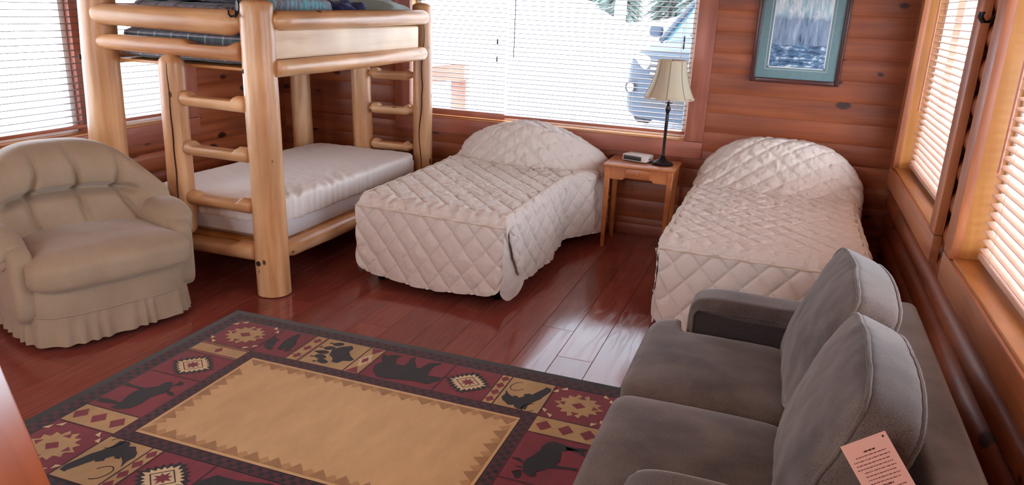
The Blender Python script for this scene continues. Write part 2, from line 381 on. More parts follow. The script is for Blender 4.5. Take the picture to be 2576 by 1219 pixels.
# ------------------------------------------------------------------ windows (casing, jambs, sash frames, panes)
def window(name, axis, face, inward, a0, a1, label, mull=(), cw=.14, depth=.19, trim='trim', sashcol='white'):
    """casing boards proud of the logs, jamb lining, vinyl sash and panes"""
    root = struct(empty(name), label)
    t = .04
    def B(n, u0, u1, d0, d1, z0, z1, mat, r=.004, par=root):
        # d measured from casing face outward (away from the room)
        f0, f1 = sorted((face-inward*d0, face-inward*d1))
        if axis == 'x': return bb(n, u0, u1, f0, f1, z0, z1, mat, par, r)
        return bb(n, f0, f1, u0, u1, z0, z1, mat, par, r)
    ax = axis
    B('side_casing', a0-cw, a0, 0, t, WZ0+.003, WZ1+.0, M[trim+'z'], .005)
    B('side_casing', a1, a1+cw, 0, t, WZ0+.003, WZ1+.0, M[trim+'z'], .005)
    B('head_casing', a0-cw-.01, a1+cw+.01, 0, t, WZ1, WZ1+.14, M[trim+ax], .005)
    B('bottom_casing', a0-cw, a1+cw, 0, t, WZ0-.13, WZ0, M[trim+ax], .005)
    # jamb lining
    B('sill', a0-.002, a1+.002, t*.4, depth, WZ0-.02, WZ0+.012, M['jamb'+ax], .003)
    B('jamb', a0-.025, a0+.0, t*.9, depth, WZ0+.012, WZ1, M['jambz'], .002)
    B('jamb', a1-.0, a1+.025, t*.9, depth, WZ0+.012, WZ1, M['jambz'], .002)
    B('head_jamb', a0, a1, t*.9, depth, WZ1-.012, WZ1+.01, M['jamb'+ax], .002)
    # sashes
    edges = [a0]+[e for m in mull for e in m]+[a1]
    for m0, m1 in mull: B('mullion', m0, m1, depth-.10, depth+.03, WZ0+.012, WZ1-.012, M['trimz'], .004)
    for k in range(0, len(edges), 2):
        e0, e1 = edges[k], edges[k+1]; w = .045
        sash = empty('sash', parent=root)
        zz0, zz1 = WZ0+.013, WZ1-.013; d0, d1 = depth-.06, depth-.005
        B('stile', e0+.001, e0+w, d0, d1, zz0, zz1, M[sashcol], .005, sash); B('stile', e1-w, e1-.001, d0, d1, zz0, zz1, M[sashcol], .005, sash)
        B('rail', e0+w, e1-w, d0, d1, zz0, zz0+w, M[sashcol], .005, sash); B('rail', e0+w, e1-w, d0, d1, zz1-w, zz1, M[sashcol], .005, sash)
        B('pane', e0+w-.005, e1-w+.005, d0+.02, d0+.026, zz0+w-.005, zz1-w+.005, M['glass'], .001, sash)
    return root
window('window_1', 'x', YB-.02, -1, -3.078, -.697, 'wide back window with reddish cedar casing')
window('window_2', 'y', XL, 1, 2.18, 4.71, 'left window behind the armchair with cedar casing', mull=((3.83, 3.92),), depth=.17)
window('window_3', 'y', .745, -1, 4.05, 5.65, 'deep right wall window beside the back corner', trim='otrim')
window('window_4', 'y', .745, -1, 1.70, 3.51, 'deep right wall window above the sofa', trim='otrim')
window('window_5', 'y', XL, 1, -.86, .86, 'left wall window near the viewer', depth=.17)
window('window_6', 'x', YF+.02, 1, -3.36, -1.64, 'front wall window behind the viewer')

# ------------------------------------------------------------------ blinds
def blind(label, axis, d, inward, a0, a1, zb, zt, tilt, cords, pitch=.0375, width=.042, railh=.022, railmat='slatred', group=None, slatmat='slat'):
    root = tag(empty('window_blind'), label, 'blind', group)
    n = 4; prof = []
    for k in range(n+1):
        u = -width/2+width*k/n; prof.append((u, .0025*(1-(2*k/n-1)**2)+.0016))
    for k in range(n, -1, -1):
        u = -width/2+width*k/n; prof.append((u, .0025*(1-(2*k/n-1)**2)-.0016))
    ct, st = math.cos(tilt), math.sin(tilt)
    v = []; m = len(prof); ln = (a1-a0)
    for a in (-ln/2, ln/2):
        for u, h in prof:
            # u grows towards the room; positive tilt lifts the room-side edge
            uu = u*ct-h*st; hh = u*st+h*ct
            v.append((a, uu*inward, hh) if axis == 'x' else (uu*inward, a, hh))
    f = [tuple(range(m)), tuple(range(m, 2*m))[::-1]]+[(i, (i+1) % m, m+(i+1) % m, m+i) for i in range(m)]
    me = bpy.data.meshes.new('slat'); me.from_pydata(v, [], f); me.materials.append(M[slatmat])
    bm = bmesh.new(); bm.from_mesh(me); bmesh.ops.recalc_face_normals(bm, faces=bm.faces); bm.to_mesh(me); bm.free()
    mid = (a0+a1)/2
    z = zb+railh+.5*pitch
    while z < zt-.05:
        o = bpy.data.objects.new('slat', me); COL.objects.link(o); o.parent = root
        o.location = (mid, d, z) if axis == 'x' else (d, mid, z); z += pitch
    def B(nm, u0, u1, w, z0, z1, mat):
        if axis == 'x': return bb(nm, u0, u1, d-w, d+w, z0, z1, mat, root, .003)
        return bb(nm, d-w, d+w, u0, u1, z0, z1, mat, root, .003)
    B('bottom_rail', a0, a1, .022, zb, zb+railh, M[railmat])
    B('head_rail', a0, a1, .026, zt-.045, zt, M[railmat])
    for c in cords:
        p = MB()
        for s in (-1, 1):
            off = s*width*.5
            q = [(c, d+off, zb+railh), (c, d+off, zt-.04)] if axis == 'x' else [(d+off, c, zb+railh), (d+off, c, zt-.04)]
            p.tube(q, .0011, 5)
        p.build('ladder_cord', M['cord'], root)
    return root
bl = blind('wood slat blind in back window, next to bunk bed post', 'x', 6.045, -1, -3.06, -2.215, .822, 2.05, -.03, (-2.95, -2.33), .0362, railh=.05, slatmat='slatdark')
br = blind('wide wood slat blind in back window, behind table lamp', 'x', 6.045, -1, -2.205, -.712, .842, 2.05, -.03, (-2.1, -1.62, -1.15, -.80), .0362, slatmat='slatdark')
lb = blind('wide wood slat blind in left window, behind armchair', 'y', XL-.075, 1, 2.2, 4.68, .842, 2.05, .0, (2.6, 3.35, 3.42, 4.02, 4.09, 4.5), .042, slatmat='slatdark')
r1 = blind('wood slat blind in right wall window, beside cream bed', 'y', .86, -1, 4.075, 5.62, .835, 2.05, -.12, (4.25, 5.42), .0385, .046, railmat='slat')
r2 = blind('wood slat blind in right wall window, above sofa', 'y', .86, -1, 1.73, 3.47, .835, 2.05, -.12, (2.0, 2.6, 3.28), .0385, .046, railmat='slat')
blind('wood slat blind in left wall window near table', 'y', XL-.075, 1, -.84, .84, .842, 2.05, .1, (-.5, .5), .042)
def wand(parent, x, y, z0, z1, r=.004, mat='tassel'): MB().tube([(x, y, z0), (x, y, z1)], r, 8).build('tilt_wand', M[mat], parent)
wand(br, -2.14, 6.0, 1.34, 2.0)
wand(r1, .80, 5.42, 1.22, 2.0, .005, 'slatred'); wand(r2, .80, 3.3, 1.22, 2.0, .005, 'slatred')
def pull(parent, x, y, zs):
    MB().tube([(x, y, zs[-1]), (x, y, 2.0)], .0014, 5).build('pull_cord', M['cord'], parent)
    for z in zs: MB().lathe([(.002, .028), (.005, .02), (.007, 0), (.007, -.014), (.003, -.022)], 10, Matrix.Translation((x, y, z))).build('tassel', M['tassel'], parent)
pull(bl, -2.285, 6.0, (1.46, 1.32)); pull(br, -.78, 6.0, (1.56, 1.51))

# ------------------------------------------------------------------ log bunk bed
def log(name, p0, p1, r0, r1, mat, parent, seed=0, seg=22, rings=34, wob=.07, ends=(.02, .02), flat=None, bow=.0, tenon=(0, 0)):
    p0, p1 = Vector(p0), Vector(p1); d = p1-p0; L = d.length; t = d.normalized()
    a = Vector((0, 0, 1)) if abs(t.z) < .9 else Vector((0, -1, 0))
    w = (a-t*a.dot(t)).normalized(); u = t.cross(w)
    ss = []
    for e, sgn in ((ends[0], 0), (ends[1], 1)):
        k = [e*(1-math.cos(PI/2*i/5)) for i in range(5)]
        ss += [(q/L if sgn == 0 else 1-q/L) for q in k]
    ss += [ends[0]/L+(1-(ends[0]+ends[1])/L)*i/rings for i in range(rings+1)]
    ss = sorted(set(round(q, 6) for q in ss)); v = []; f = []
    for s in ss:
        dist0, dist1 = s*L, (1-s)*L; k = 1.0
        for dd, e in ((dist0, ends[0]), (dist1, ends[1])):
            if e > 0 and dd < e: q = 1-dd/e; k *= max(.25, math.sqrt(max(0, 1-q*q*.94)))
        for dd, tn in ((dist0, tenon[0]), (dist1, tenon[1])):
            if tn and dd < tn: k *= .55+.45*sm(tn*.55, tn, dd)
        r = (r0+(r1-r0)*s)*k
        c = p0+d*s + w*(bow*math.sin(PI*s)+ .25*r0*wob*4*noise.noise((s*L*1.7, seed*3.1, 0))) + u*(.2*r0*wob*4*noise.noise((s*L*1.6, seed*5.3, 9)))
        for j in range(seg):
            an = 2*PI*j/seg; nn = 1+wob*noise.noise((math.cos(an)*1.3+seed, math.sin(an)*1.3, s*L*2.6))+wob*.5*noise.noise((math.cos(an)*3+seed, math.sin(an)*3, s*L*7))
            hx, hz = math.cos(an)*r*nn, math.sin(an)*r*nn
            if flat and flat[0] < s < flat[1]:
                g = sm(flat[0], flat[0]+.05, s)*(1-sm(flat[1]-.05, flat[1], s))
                lim = r*(1-(1-flat[2])*g); hz = min(hz, lim)
            v.append(c+u*hx+w*hz)
    n = len(ss)
    for i in range(n-1):
        for j in range(seg): f.append((i*seg+j, i*seg+(j+1) % seg, (i+1)*seg+(j+1) % seg, (i+1)*seg+j))
    f.append(tuple(range(seg))[::-1]); f.append(tuple((n-1)*seg+j for j in range(seg)))
    return mesh(name, v, f, mat, parent, True, 50)
def crack(pts, parent, w=.004, name='crack'):
    """a dark check in the wood lying along the log surface"""
    rad = [w*(.25+.75*math.sin(PI*(i+.5)/len(pts))) for i in range(len(pts))]
    MB().tube(pts, rad, 6).build(name, M['crack'], parent)
bunk = tag(empty('bunk_bed', (-3.4, 4.66, 0)), 'honey pine log bunk bed with ladders at both ends', 'bunk bed')
BI = bunk.location.copy()
def under(o):       # keep world coordinates while parenting to a moved empty
    o.matrix_parent_inverse = Matrix.Translation(-BI); return o
def blog(*a, **k): return under(log(*a, **k))
pFR = blog('post', (-2.79, 3.63, 0), (-2.815, 3.63, 1.725), .101, .092, M['logz'], bunk, 1, ends=(.006, .03), wob=.035)
pFL = blog('post', (-4.03, 3.63, 0), (-3.955, 3.63, 1.76), .115, .102, M['logz'], bunk, 2, ends=(.006, .03), wob=.03)
pBL = blog('post', (-3.98, 5.70, 0), (-4.0, 5.70, 1.74), .092, .08, M['logz'], bunk, 3, ends=(.006, .03), wob=.04)
pBR = blog('post', (-2.80, 5.70, 0), (-2.825, 5.70, 1.74), .08, .076, M['logz'], bunk, 4, ends=(.006, .03), wob=.04)
# front end rails
blog('upper_rail', (-3.945, 3.59, 1.597), (-2.88, 3.60, 1.592), .06, .072, M['logx'], bunk, 5, ends=(.035, .02), wob=.04, tenon=(0, .06))
blog('guard_rail', (-3.945, 3.59, 1.442), (-2.88, 3.60, 1.437), .044, .056, M['logx'], bunk, 6, ends=(.035, .02), wob=.06, flat=(.62, .96, .45))
blog('base_rail', (-3.96, 3.60, .262), (-2.87, 3.60, .266), .056, .058, M['logx'], bunk, 7, ends=(.02, .02), wob=.05, flat=(.08, .9, .45))
# back end rails
for z, r in ((1.60, .06), (1.43, .05), (.27, .055)):
    blog('back_rail', (-3.95, 5.71, z), (-2.87, 5.71, z), r, r, M['logx'], bunk, 8+z, ends=(.02, .02))
# right side (towards the beds)
blog('side_rail', (-2.735, 3.66, 1.612), (-2.735, 5.57, 1.633), .055, .054, M['logy'], bunk, 11, ends=(.01, .045), wob=.05, tenon=(.06, 0))
blog('side_rail', (-2.735, 3.66, 1.352), (-2.735, 5.555, 1.362), .049, .05, M['logy'], bunk, 12, ends=(.01, .045), wob=.07, bow=-.006)
blog('lower_side_rail', (-2.765, 3.65, .258), (-2.765, 5.63, .225), .056, .052, M['logy'], bunk, 13, ends=(.01, .02), wob=.06, tenon=(.09, 0))
v, f = bev_box(-2.775, -2.735, 3.665, 5.47, 1.398, 1.57, .018, 3)
under(MB().add(v, f).build('side_board', M['palepine'], bunk))['label'] = 'pale flat pine side board'
# left side (towards the window wall)
blog('side_rail', (-4.03, 3.66, 1.61), (-4.05, 5.62, 1.62), .05, .05, M['logy'], bunk, 14)
blog('side_rail', (-4.03, 3.70, 1.345), (-4.05, 5.62, 1.36), .052, .05, M['logy'], bunk, 15)
blog('lower_side_rail', (-4.03, 3.66, .26), (-4.05, 5.62, .26), .052, .05, M['logy'], bunk, 16)
under(bb('deck_board', -4.0, -2.80, 3.68, 5.66, 1.322, 1.340, M['jambx'], bunk, .003))
under(bb('lower_deck_board', -3.98, -2.80, 3.66, 5.62, .285, .302, M['jambx'], bunk, .003))
# ladders
u1 = blog('ladder_upright', (-3.405, 3.585, .30), (-3.39, 3.585, 1.395), .078, .074, M['logz'], bunk, 17, ends=(.06, .05), wob=.04)
for i, z in enumerate((1.150, .857, .553)):
    blog('rung', (-3.345, 3.585, z), (-2.87, 3.59, z-.004), .044, .046, M['logx'], bunk, 20+i, ends=(.03, .025), flat=(.13, .84, .35), wob=.06)
u2 = blog('ladder_upright', (-3.365, 5.69, .30), (-3.39, 5.69, 1.39), .085, .082, M['logz'], bunk, 18, ends=(.03, .05), wob=.04)
for i, z in enumerate((1.165, .877, .573)):
    blog('rung', (-3.31, 5.69, z), (-2.88, 5.69, z+.008), .047, .046, M['logx'], bunk, 30+i, ends=(.03, .03), flat=(.2, .84, .45), wob=.08, tenon=(.05, .06))
def pcrack(o, pts, w): 
    rad = [w*(.3+.7*math.sin(PI*(i+.5)/len(pts))) for i in range(len(pts))]
    c = MB().tube(pts, rad, 6).build('crack', M['crack'], o);
    return c
pcrack(u1, [(-3.362-.002*math.sin(k*1.7), 3.513, 1.35-k*.062) for k in range(17)], .0042)
pcrack(pBR, [(-2.788+.012*math.sin(k*.9)+(.012 if k < 8 else -.006), 5.623, 1.62-k*.075) for k in range(19)], .0045)
def surf_x(pts, w): return [(x, y, z) for x, y, z in pts]
# wooden plugs and bolt holes on the posts
for (o, x, y, z) in ((pFR, -2.862, 3.556, 1.335), (pFL, -4.065, 3.556, 1.34), (pFR, -2.82, 3.531, .215)):
    Mx = Matrix.Translation((x, y, z)) @ Matrix.Rotation(PI/2, 4, 'X') @ Matrix.Rotation(-.55 if x < -2.85 else 0, 4, 'Y')
    MB().lathe([(.0, .004), (.012, .004), (.016, .002), (.016, -.012)], 16, Mx).build('bolt_hole', M['crack'], o)
# iron double hook on the front post
hk = tag(empty('coat_hook', (-2.875, 3.555, 1.66), -.45), 'black iron double coat hook on bunk bed post', 'hook')
pl = MB(); pl.poly([(.019*math.cos(a)*(1-.35*max(0, -math.sin(a))), .034*math.sin(a)) for a in [2*PI*k/20 for k in range(20)]], -.004, .004)
po = pl.build('plate', M['black'], hk); po.rotation_euler = (PI/2, 0, 0); po.location = (0, 0, .02)
for s in (-1, 1):
    pts = [(s*.004, -.004, -.01), (s*.012, -.018, -.03), (s*.028, -.03, -.034), (s*.042, -.034, -.022), (s*.046, -.034, 0)]
    MB().tube(pts, [.006, .006, .0055, .005, .0065], 10).build('prong', M['black'], hk)

# lower mattress
def mattress(name, label, x0, x1, y0, y1, z0, zs, z1, sheetmat, wr=1.0, seed=0, cat='mattress'):
    root = tag(empty(name, ((x0+x1)/2, (y0+y1)/2, z0)), label, cat)
    cx, cy = root.location.x, root.location.y
    def dm(q, u): return q
    v, f = rbox((x1-x0-.02, y1-y0-.02, z1-z0-.03), (16,), (10, 14, 6)); 
    b = MB().add(v, f).build('body', M['mattress'], root); b.location = (0, 0, (z1-z0-.03)/2)
    def df(q, u):
        X, Y = q.x+cx, q.y+cy; zz = q.z
        n = fbm(X*7+seed, Y*3, 0, 3)*.004*wr
        # long stretch folds at the near right corner
        near = math.exp(-((X-(x1-.1))**2/.06+(Y-(y0+.45))**2/.35))
        n += wr*(.25+near)*.016*(1-2.2*abs(noise.noise(((X*.8+Y*1.0)*9, (X-Y*.6)*3, seed+2))))*(.6+.6*noise.noise((X*3, Y*3, 5)))
        n += wr*near*.006*(1-2*abs(noise.noise(((X*.9+Y*.5)*24, (X-Y)*6, 1))))
        side = max(abs(u.x), abs(u.y))
        out = .003*math.sin((q.x+q.y)*90+4*fbm(X*5, Y*5, 3, 2))*wr if side > .97 else 0
        return (q.x+(out if abs(u.x) > .97 else 0)*(1 if u.x > 0 else -1), q.y+(out if abs(u.y) > .97 else 0)*(1 if u.y > 0 else -1), zz+(n if u.z > .2 else 0)+(.01*fbm(X*6, Y*6, 7, 2) if u.z < -.5 else 0))
    v, f = rbox((x1-x0, y1-y0, z1-zs), (10,), (90, 150, 12), df)
    s = MB().add(v, f).build('fitted_sheet', sheetmat, root, True, 180); s.location = (0, 0, (zs+z1)/2-z0)
    # seam line of the sheet hem
    return root
mattress('mattress', 'bare white mattress with a wrinkled fitted sheet on lower bunk', -3.77, -2.775, 3.67, 5.58, .303, .40, .565, M['sheet'])

# upper bunk bedding
def plaid(name, cols, sc=6.0, axes=(0, 1), rough=.9, diag=False):
    m, nt, b = base(name, rough); L = nt.links.new; b.inputs['Sheen Weight'].default_value = .2
    tc = nd(nt, 'ShaderNodeTexCoord'); sp = nd(nt, 'ShaderNodeSeparateXYZ'); L(tc.outputs['Object'], sp.inputs[0])
    vals = []
    for k in range(3):
        mu = nd(nt, 'ShaderNodeMath', operation='MULTIPLY'); L(sp.outputs[k], mu.inputs[0]); mu.inputs[1].default_value = sc
        fr = nd(nt, 'ShaderNodeMath', operation='FRACT'); L(mu.outputs[0], fr.inputs[0]); vals.append(fr.outputs[0])
    def stripes(src):
        return ramp(nt, [(0, cols[0]), (.3, cols[1]), (.45, cols[2]), (.5, cols[3]), (.55, cols[0]), (.8, cols[4])], src, 'CONSTANT').outputs[0]
    mx = nd(nt, 'ShaderNodeMix', data_type='RGBA'); mx.inputs[0].default_value = .5; L(stripes(vals[axes[0]]), mx.inputs[6]); L(stripes(vals[axes[1]]), mx.inputs[7])
    L(mx.outputs[2], b.inputs['Base Color'])
    n = nd(nt, 'ShaderNodeTexNoise', i_Scale=40.0); L(tc.outputs['Object'], n.inputs['Vector'])
    bp = nd(nt, 'ShaderNodeBump', i_Strength=.3, i_Distance=.004); L(n.outputs['Fac'], bp.inputs['Height']); L(bp.outputs[0], b.inputs['Normal'])
    return m
M['plaid1'] = plaid('dark_plaid', [srgb(84, 80, 92), srgb(70, 104, 98), srgb(224, 214, 216), srgb(150, 140, 150), srgb(110, 106, 120)], 8, (0, 2))
M['plaid2'] = plaid('teal_plaid', [srgb(104, 116, 126), srgb(84, 164, 172), srgb(190, 222, 222), srgb(72, 68, 80), srgb(150, 146, 158)], 12, (1, 0))
M['plaid3'] = plaid('grey_plaid', [srgb(140, 132, 138), srgb(104, 100, 110), srgb(190, 180, 182), srgb(60, 58, 64), srgb(52, 52, 60)], 7, (0, 1))
def soft(name, label, cat, size, loc, mat, rz=0, p=4, n=(22, 22, 10), amp=.012, freq=9, seed=0, extra=None, partname=None, parent=None):
    def df(q, u):
        k = fbm(q.x*freq+seed, q.y*freq, q.z*freq*1.5, 3)*amp
        r = Vector((q.x+u.x*k, q.y+u.y*k, q.z+u.z*k*1.2))
        return extra(r, u) if extra else r
    v, f = rbox(size, (p,), n, df)
    o = MB().add(v, f).build(name, mat, parent, True, 180); o.location = loc; o.rotation_euler = (0, 0, rz)
    if label: tag(o, label, cat)
    return o
um = tag(empty('mattress', (-3.42, 4.66, 1.341)), 'upper bunk mattress in a dark plaid cover behind the rails', 'mattress')
v, f = rbox((1.06, 1.93, .19), (9,), (30, 40, 8), lambda q, u: (q.x, q.y, q.z+.006*fbm(q.x*8, q.y*8, 2, 3)))
o = MB().add(v, f).build('cover', M['plaid1'], um); o.location = (0, 0, .097)
def roll(q, u):  # folded layers: slight droop at the rims
    return Vector((q.x, q.y, q.z-.012*(max(0, abs(u.y)-.6)/.4)**2))
for i, (sz, lc, mt, lb_, sd) in enumerate((
    ((.98, .74, .07), (-3.37, 4.12, 1.577), 'plaid1', 'dark plaid quilt, lowest of the folded pile on upper bunk', 1),
    ((.84, .68, .07), (-3.46, 4.08, 1.656), 'plaid3', 'grey plaid quilt folded in middle of upper bunk pile', 2),
    ((.82, .62, .07), (-3.47, 4.06, 1.735), 'plaid1', 'charcoal plaid quilt, topmost of the folded pile on upper bunk', 3))):
    q = tag(empty('quilt', lc), lb_, 'quilt', 'folded quilts on the upper bunk')
    soft('fold', None, None, sz, (0, 0, 0), M[mt], 0, 5, (30, 24, 8), .012, 8, sd, roll, parent=q)
    # scalloped edging round the near side
    pts = []
    for k in range(120):
        t = k/119; X = -sz[0]*.47+sz[0]*.94*t
        pts.append((X, -sz[1]*.485, -.012+.004*math.sin(k*1.9)))
    MB().tube(pts, .007, 6).build('edging', M['plaid3'], q)
soft('blanket', 'rolled teal plaid blanket beside folded quilts on upper bunk', 'blanket', (.22, .62, .12), (-2.92, 4.14, 1.682), M['plaid2'], 0, 4, (20, 26, 12), .012, 10, 8)
soft('sweatshirt', 'crumpled navy blue garment on upper bunk behind quilts', 'garment', (.42, .30, .13), (-3.0, 4.70, 1.645), fabric('navy_cotton', srgb(62, 70, 116), srgb(36, 40, 72), 120, .9, .3, .2, .8), .3, 3, (30, 24, 12), .05, 7, 5)
def pil(q, u): return Vector((q.x*(1+.05*abs(u.y)**3), q.y*(1+.05*abs(u.x)**3), q.z*(1.05-.75*max(abs(u.x), abs(u.y))**3)))
pw = tag(empty('pillow', (-3.10, 5.30, 1.665), .2), 'sage green pillow with ruffled edge at back of upper bunk', 'pillow')
M['sage'] = fabric('sage_cotton', srgb(168, 186, 178), srgb(136, 152, 146), 200, .85, .2, .2, .5)
soft('cushion', None, None, (.62, .46, .17), (0, 0, 0), M['sage'], 0, 5, (30, 24, 10), .008, 12, 3, pil, parent=pw)
rf = MB(); nn = 160
def ruf(u_, v_):
    a = 2*PI*u_; c, s = math.cos(a), math.sin(a); e = (abs(c)**6+abs(s)**6)**(-1/6)
    k = 1+.1*v_; return (.31*c*e*k, .23*s*e*k, .012*v_*math.sin(u_*2*PI*42)+.002)
rf.grid(ruf, nn, 2, wrap=True); rf.build('ruffle', M['sage'], pw)

# ------------------------------------------------------------------ twin beds with quilted bedspreads
def quilt_puff(s, t, d=.155):
    a = (s/d+t/(d*1.12)); b = (s/d-t/(d*1.12))
    da, db = abs(a-round(a)), abs(b-round(b))
    return (1-math.exp(-da/.055))*(1-math.exp(-db/.055))*(.65+.35*abs(math.sin(PI*a)*math.sin(PI*b)))
def twin_bed(blabel, slabel, xl, xr, yf, yh, zt, hump, seed, skew=.0, flare=(.05, .14), hy=(5.30, 5.55), tuck=.02, hp=(2, .8), hc=.1):
    # ---- bed
    w = xr-xl; cx = (xl+xr)/2
    bed = tag(empty('twin_bed', (cx, (yf+yh)/2, 0)), blabel, 'bed', 'twin beds along the back wall'); inv = Matrix.Translation(-bed.location)
    def U(o): o.matrix_parent_inverse = inv; return o
    v, f = rbox((w-.10, yh-yf-.10, .36), (10,), (10, 14, 6)); m = MB().add([(a.x+cx, a.y+(yf+yh)/2, a.z+.355) for a in v], f).build('mattress', M['mattress'], bed); U(m)
    fr = MB()
    for x in (xl+.07, xr-.07): fr.box(x-.02, x+.02, yf+.1, yh-.06, .155, .18)
    for y in (yf+.12, (yf+yh)/2, yh-.1): fr.box(xl+.07, xr-.07, y-.02, y+.02, .15, .17)
    U(fr.build('frame', M['black'], bed, False))
    for x in (xl+.12, xr-.12):
        for y in (yf+.16, yh-.2):
            U(MB().lathe([(.026, 0), (.03, .01), (.03, .03), (.016, .035), (.016, .16)], 14, Matrix.Translation((x, y, 0))).build('leg', M['black'], bed))
    # ---- bedspread
    sp = tag(empty('bedspread', (cx, (yf+yh)/2, .0)), slabel, 'bedspread', 'quilted bedspreads')
    inv2 = Matrix.Translation(-sp.location)
    def V(o): o.matrix_parent_inverse = inv2; return o
    rc = .06; zh = .10; RT = rc*PI/2
    drop = zt-rc-zh
    prof_len = 2*(drop+RT)+w-2*rc
    def head(y, q=0): return sm(hy[0]+hc*q*q, hy[1]+hc*q*q, y)
    def edges(y):
        g = sm(hy[0]-.25, hy[1]+.1, y); return xl-flare[0]*g, xr+flare[1]*g
    def P(s, y):
        """s in metres across from the left hem"""
        el, er = edges(y); ww = er-el; g = 0
        flatw = ww-2*rc
        if s < drop: x, z, nx, nz = el-.02*((drop-s)/drop)**1.2, zh+s, -1, 0
        elif s < drop+RT:
            a = (s-drop)/rc; x, z, nx, nz = el+rc-rc*math.cos(a), zt-rc+rc*math.sin(a), -math.cos(a), math.sin(a)
        elif s < drop+RT+(w-2*rc):
            q = (s-drop-RT)/(w-2*rc); x, z, nx, nz = el+rc+q*flatw, zt, 0, 1
        elif s < drop+2*RT+(w-2*rc):
            a = (s-drop-RT-(w-2*rc))/rc; x, z, nx, nz = er-rc+rc*math.sin(a), zt-rc+rc*math.cos(a), math.sin(a), math.cos(a)
        else:
            k = s-drop-2*RT-(w-2*rc); x, z, nx, nz = er+.02*(k/drop)**1.2, zt-rc-k, 1, 0
        # pillow hump
        q = (x-(el+er)/2)/(ww/2)
        g = head(y, min(1.0, abs(q)))
        if g > 0:
            h = hump*g*(max(0, 1-abs(q)**hp[0]))**hp[1]
            h *= 1-.55*sm(yh-.16, yh, y)**1.5
            sidef = max(0, (z-zh)/(zt-zh))
            z += h*sidef**1.5+.05*g*sidef*min(1, max(0, (z-zh)/.3))*(1-.5*sm(yh-.1, yh, y))
        # tuck under the pillow front
        if abs(q) < .98 and z > zt-.08: z -= tuck*math.exp(-((y-hy[0]-hc*q*q+.02)/.035)**2)
        return x, z, nx, nz
    NS, NT = 350, 390
    def top(u, vv):
        s = u*prof_len; t = vv*(yh-yf+RT*.9)
        x0q = (s-prof_len/2)/w
        yfl = yf+skew*(-x0q)
        # foot roll-over: path starts on the foot face, turns over the edge, then runs to the head
        onside = (s < drop) or (s > prof_len-drop)
        if t < RT*.9:
            a = t/(RT*.9)*PI/2
            y = yfl+rc-rc*math.cos(a)
            dz = -rc*(1-math.sin(a))
            if onside: y = yfl+.012; dz = 0
        else:
            y = yfl+rc+(t-RT*.9)/(yh-yf)*(yh-yfl-rc); dz = 0
        x, z, nx, nz = P(s, y)
        z += dz*(1 if not onside else 0)
        # side drop swings back from the foot corner and has a rounded lower corner
        if onside:
            k = (drop-s)/drop if s < drop else (s-(prof_len-drop))/drop
            back = .22*k**1.25*(1-sm(0, .6, y-yfl))
            y += back
            if k > .7: z += .13*((k-.7)/.3)**2*(1-sm(.0, .22, t))
            bulge = .018*math.sin(y*8+seed)*k+.008*math.sin(y*21+seed*2)*k
            x += bulge*(1 if nx > 0 else -1)
            z += .015*math.sin(y*5+seed)*k
        puff = quilt_puff(s+.03, y+seed*.07+max(0, z-zt)*1.1*(0 if onside else 1))
        edge = sm(0, .05, t-.07)
        topk = 1.0 if not onside else 1.1
        n = .0135*puff*topk*(.35+.65*edge)
        # crinkles: strong, fine gathers on the top cloth
        cr = fbm(x*20+seed, y*14, z*9, 3)*.005+fbm(x*30, y*55+seed, z*20, 2)*.0045
        if 4.3 < y < hy[0] and not onside: cr += .005*math.sin(y*85+9*fbm(x*6+seed, y*4, 1, 3))*(.5+.8*noise.noise((x*3, y*3, seed)))
        n += cr
        if not onside and t < .13: n += .004*math.sin(x*75+3*noise.noise((x*8, seed, 0)))
        front = sm(hy[0]-.03, hy[0]+.03, y)*(1-sm(hy[1], hy[1]+.12, y))
        return (x+nx*n, y-(n*.6 if t < RT else 0)-n*1.3*front*(0 if onside else 1), z+nz*n*(1-.5*front))
    g = MB().grid(top, NS, NT); V(g.build('top_cloth', M['spread'], sp, True, 180))
    # ---- foot panel
    pw_, ph_ = w-.03, zt-rc-.075
    def foot(u, vv):
        x = xl+.015+u*pw_; d = vv
        zb = .075
        c = min(u, 1-u)*pw_
        if c < .12: zb += .09*(1-math.sqrt(max(0, 1-((.12-c)/.12)**2)))
        zb += .012*math.sin(u*7+seed)
        ztp = zt-rc+.02; z = ztp+(zb-ztp)*d
        y = yf+skew*(.5-u)+.006-.008*sm(0, .06, d)-.018*d+.012*math.sin(u*6+seed)*d
        s, t = u*pw_, d*ph_
        n = .019*quilt_puff(s, t, .150)+fbm(x*16, z*16, seed, 3)*.005*(.4+d)
        return (x, y-n, z)
    g = MB().grid(foot, 230, 120); V(g.build('foot_panel', M['spread'], sp, True, 180))
    # ---- corner flaps in the slits
    for sgn, xc in ((1, xr), (-1, xl)):
        def flap(u, vv, sgn=sgn, xc=xc):
            d = vv; wd = .25
            zb = .045+.075*(2*abs(u-.5))**2.6
            ztp = zt-rc-.01; z = ztp+(zb-ztp)*d
            x = xc-sgn*.024+sgn*(.036*u+.02*d*u); y = yf-.006-sgn*skew*.5+u*(.05+(wd-.05)*sm(0, .35, d))-.016*d*(1-u)
            n = .008*quilt_puff(u*wd, d*.5, .15)+fbm(u*3, d*6, seed, 2)*.006
            return (x+sgn*n*.7, y-n*.7, z)
        g = MB().grid(flap, 20, 50); V(g.build('corner_flap', M['spread'], sp, True, 180))
    # ---- piping
    pts = [(xl+.01+(w-.02)*k/40, yf+skew*(.5-k/40)-.016, zt-rc+.003+.002*math.sin(k*1.3)) for k in range(41)]
    V(MB().tube(pts, .0045, 6).build('piping', M['piping'], sp))
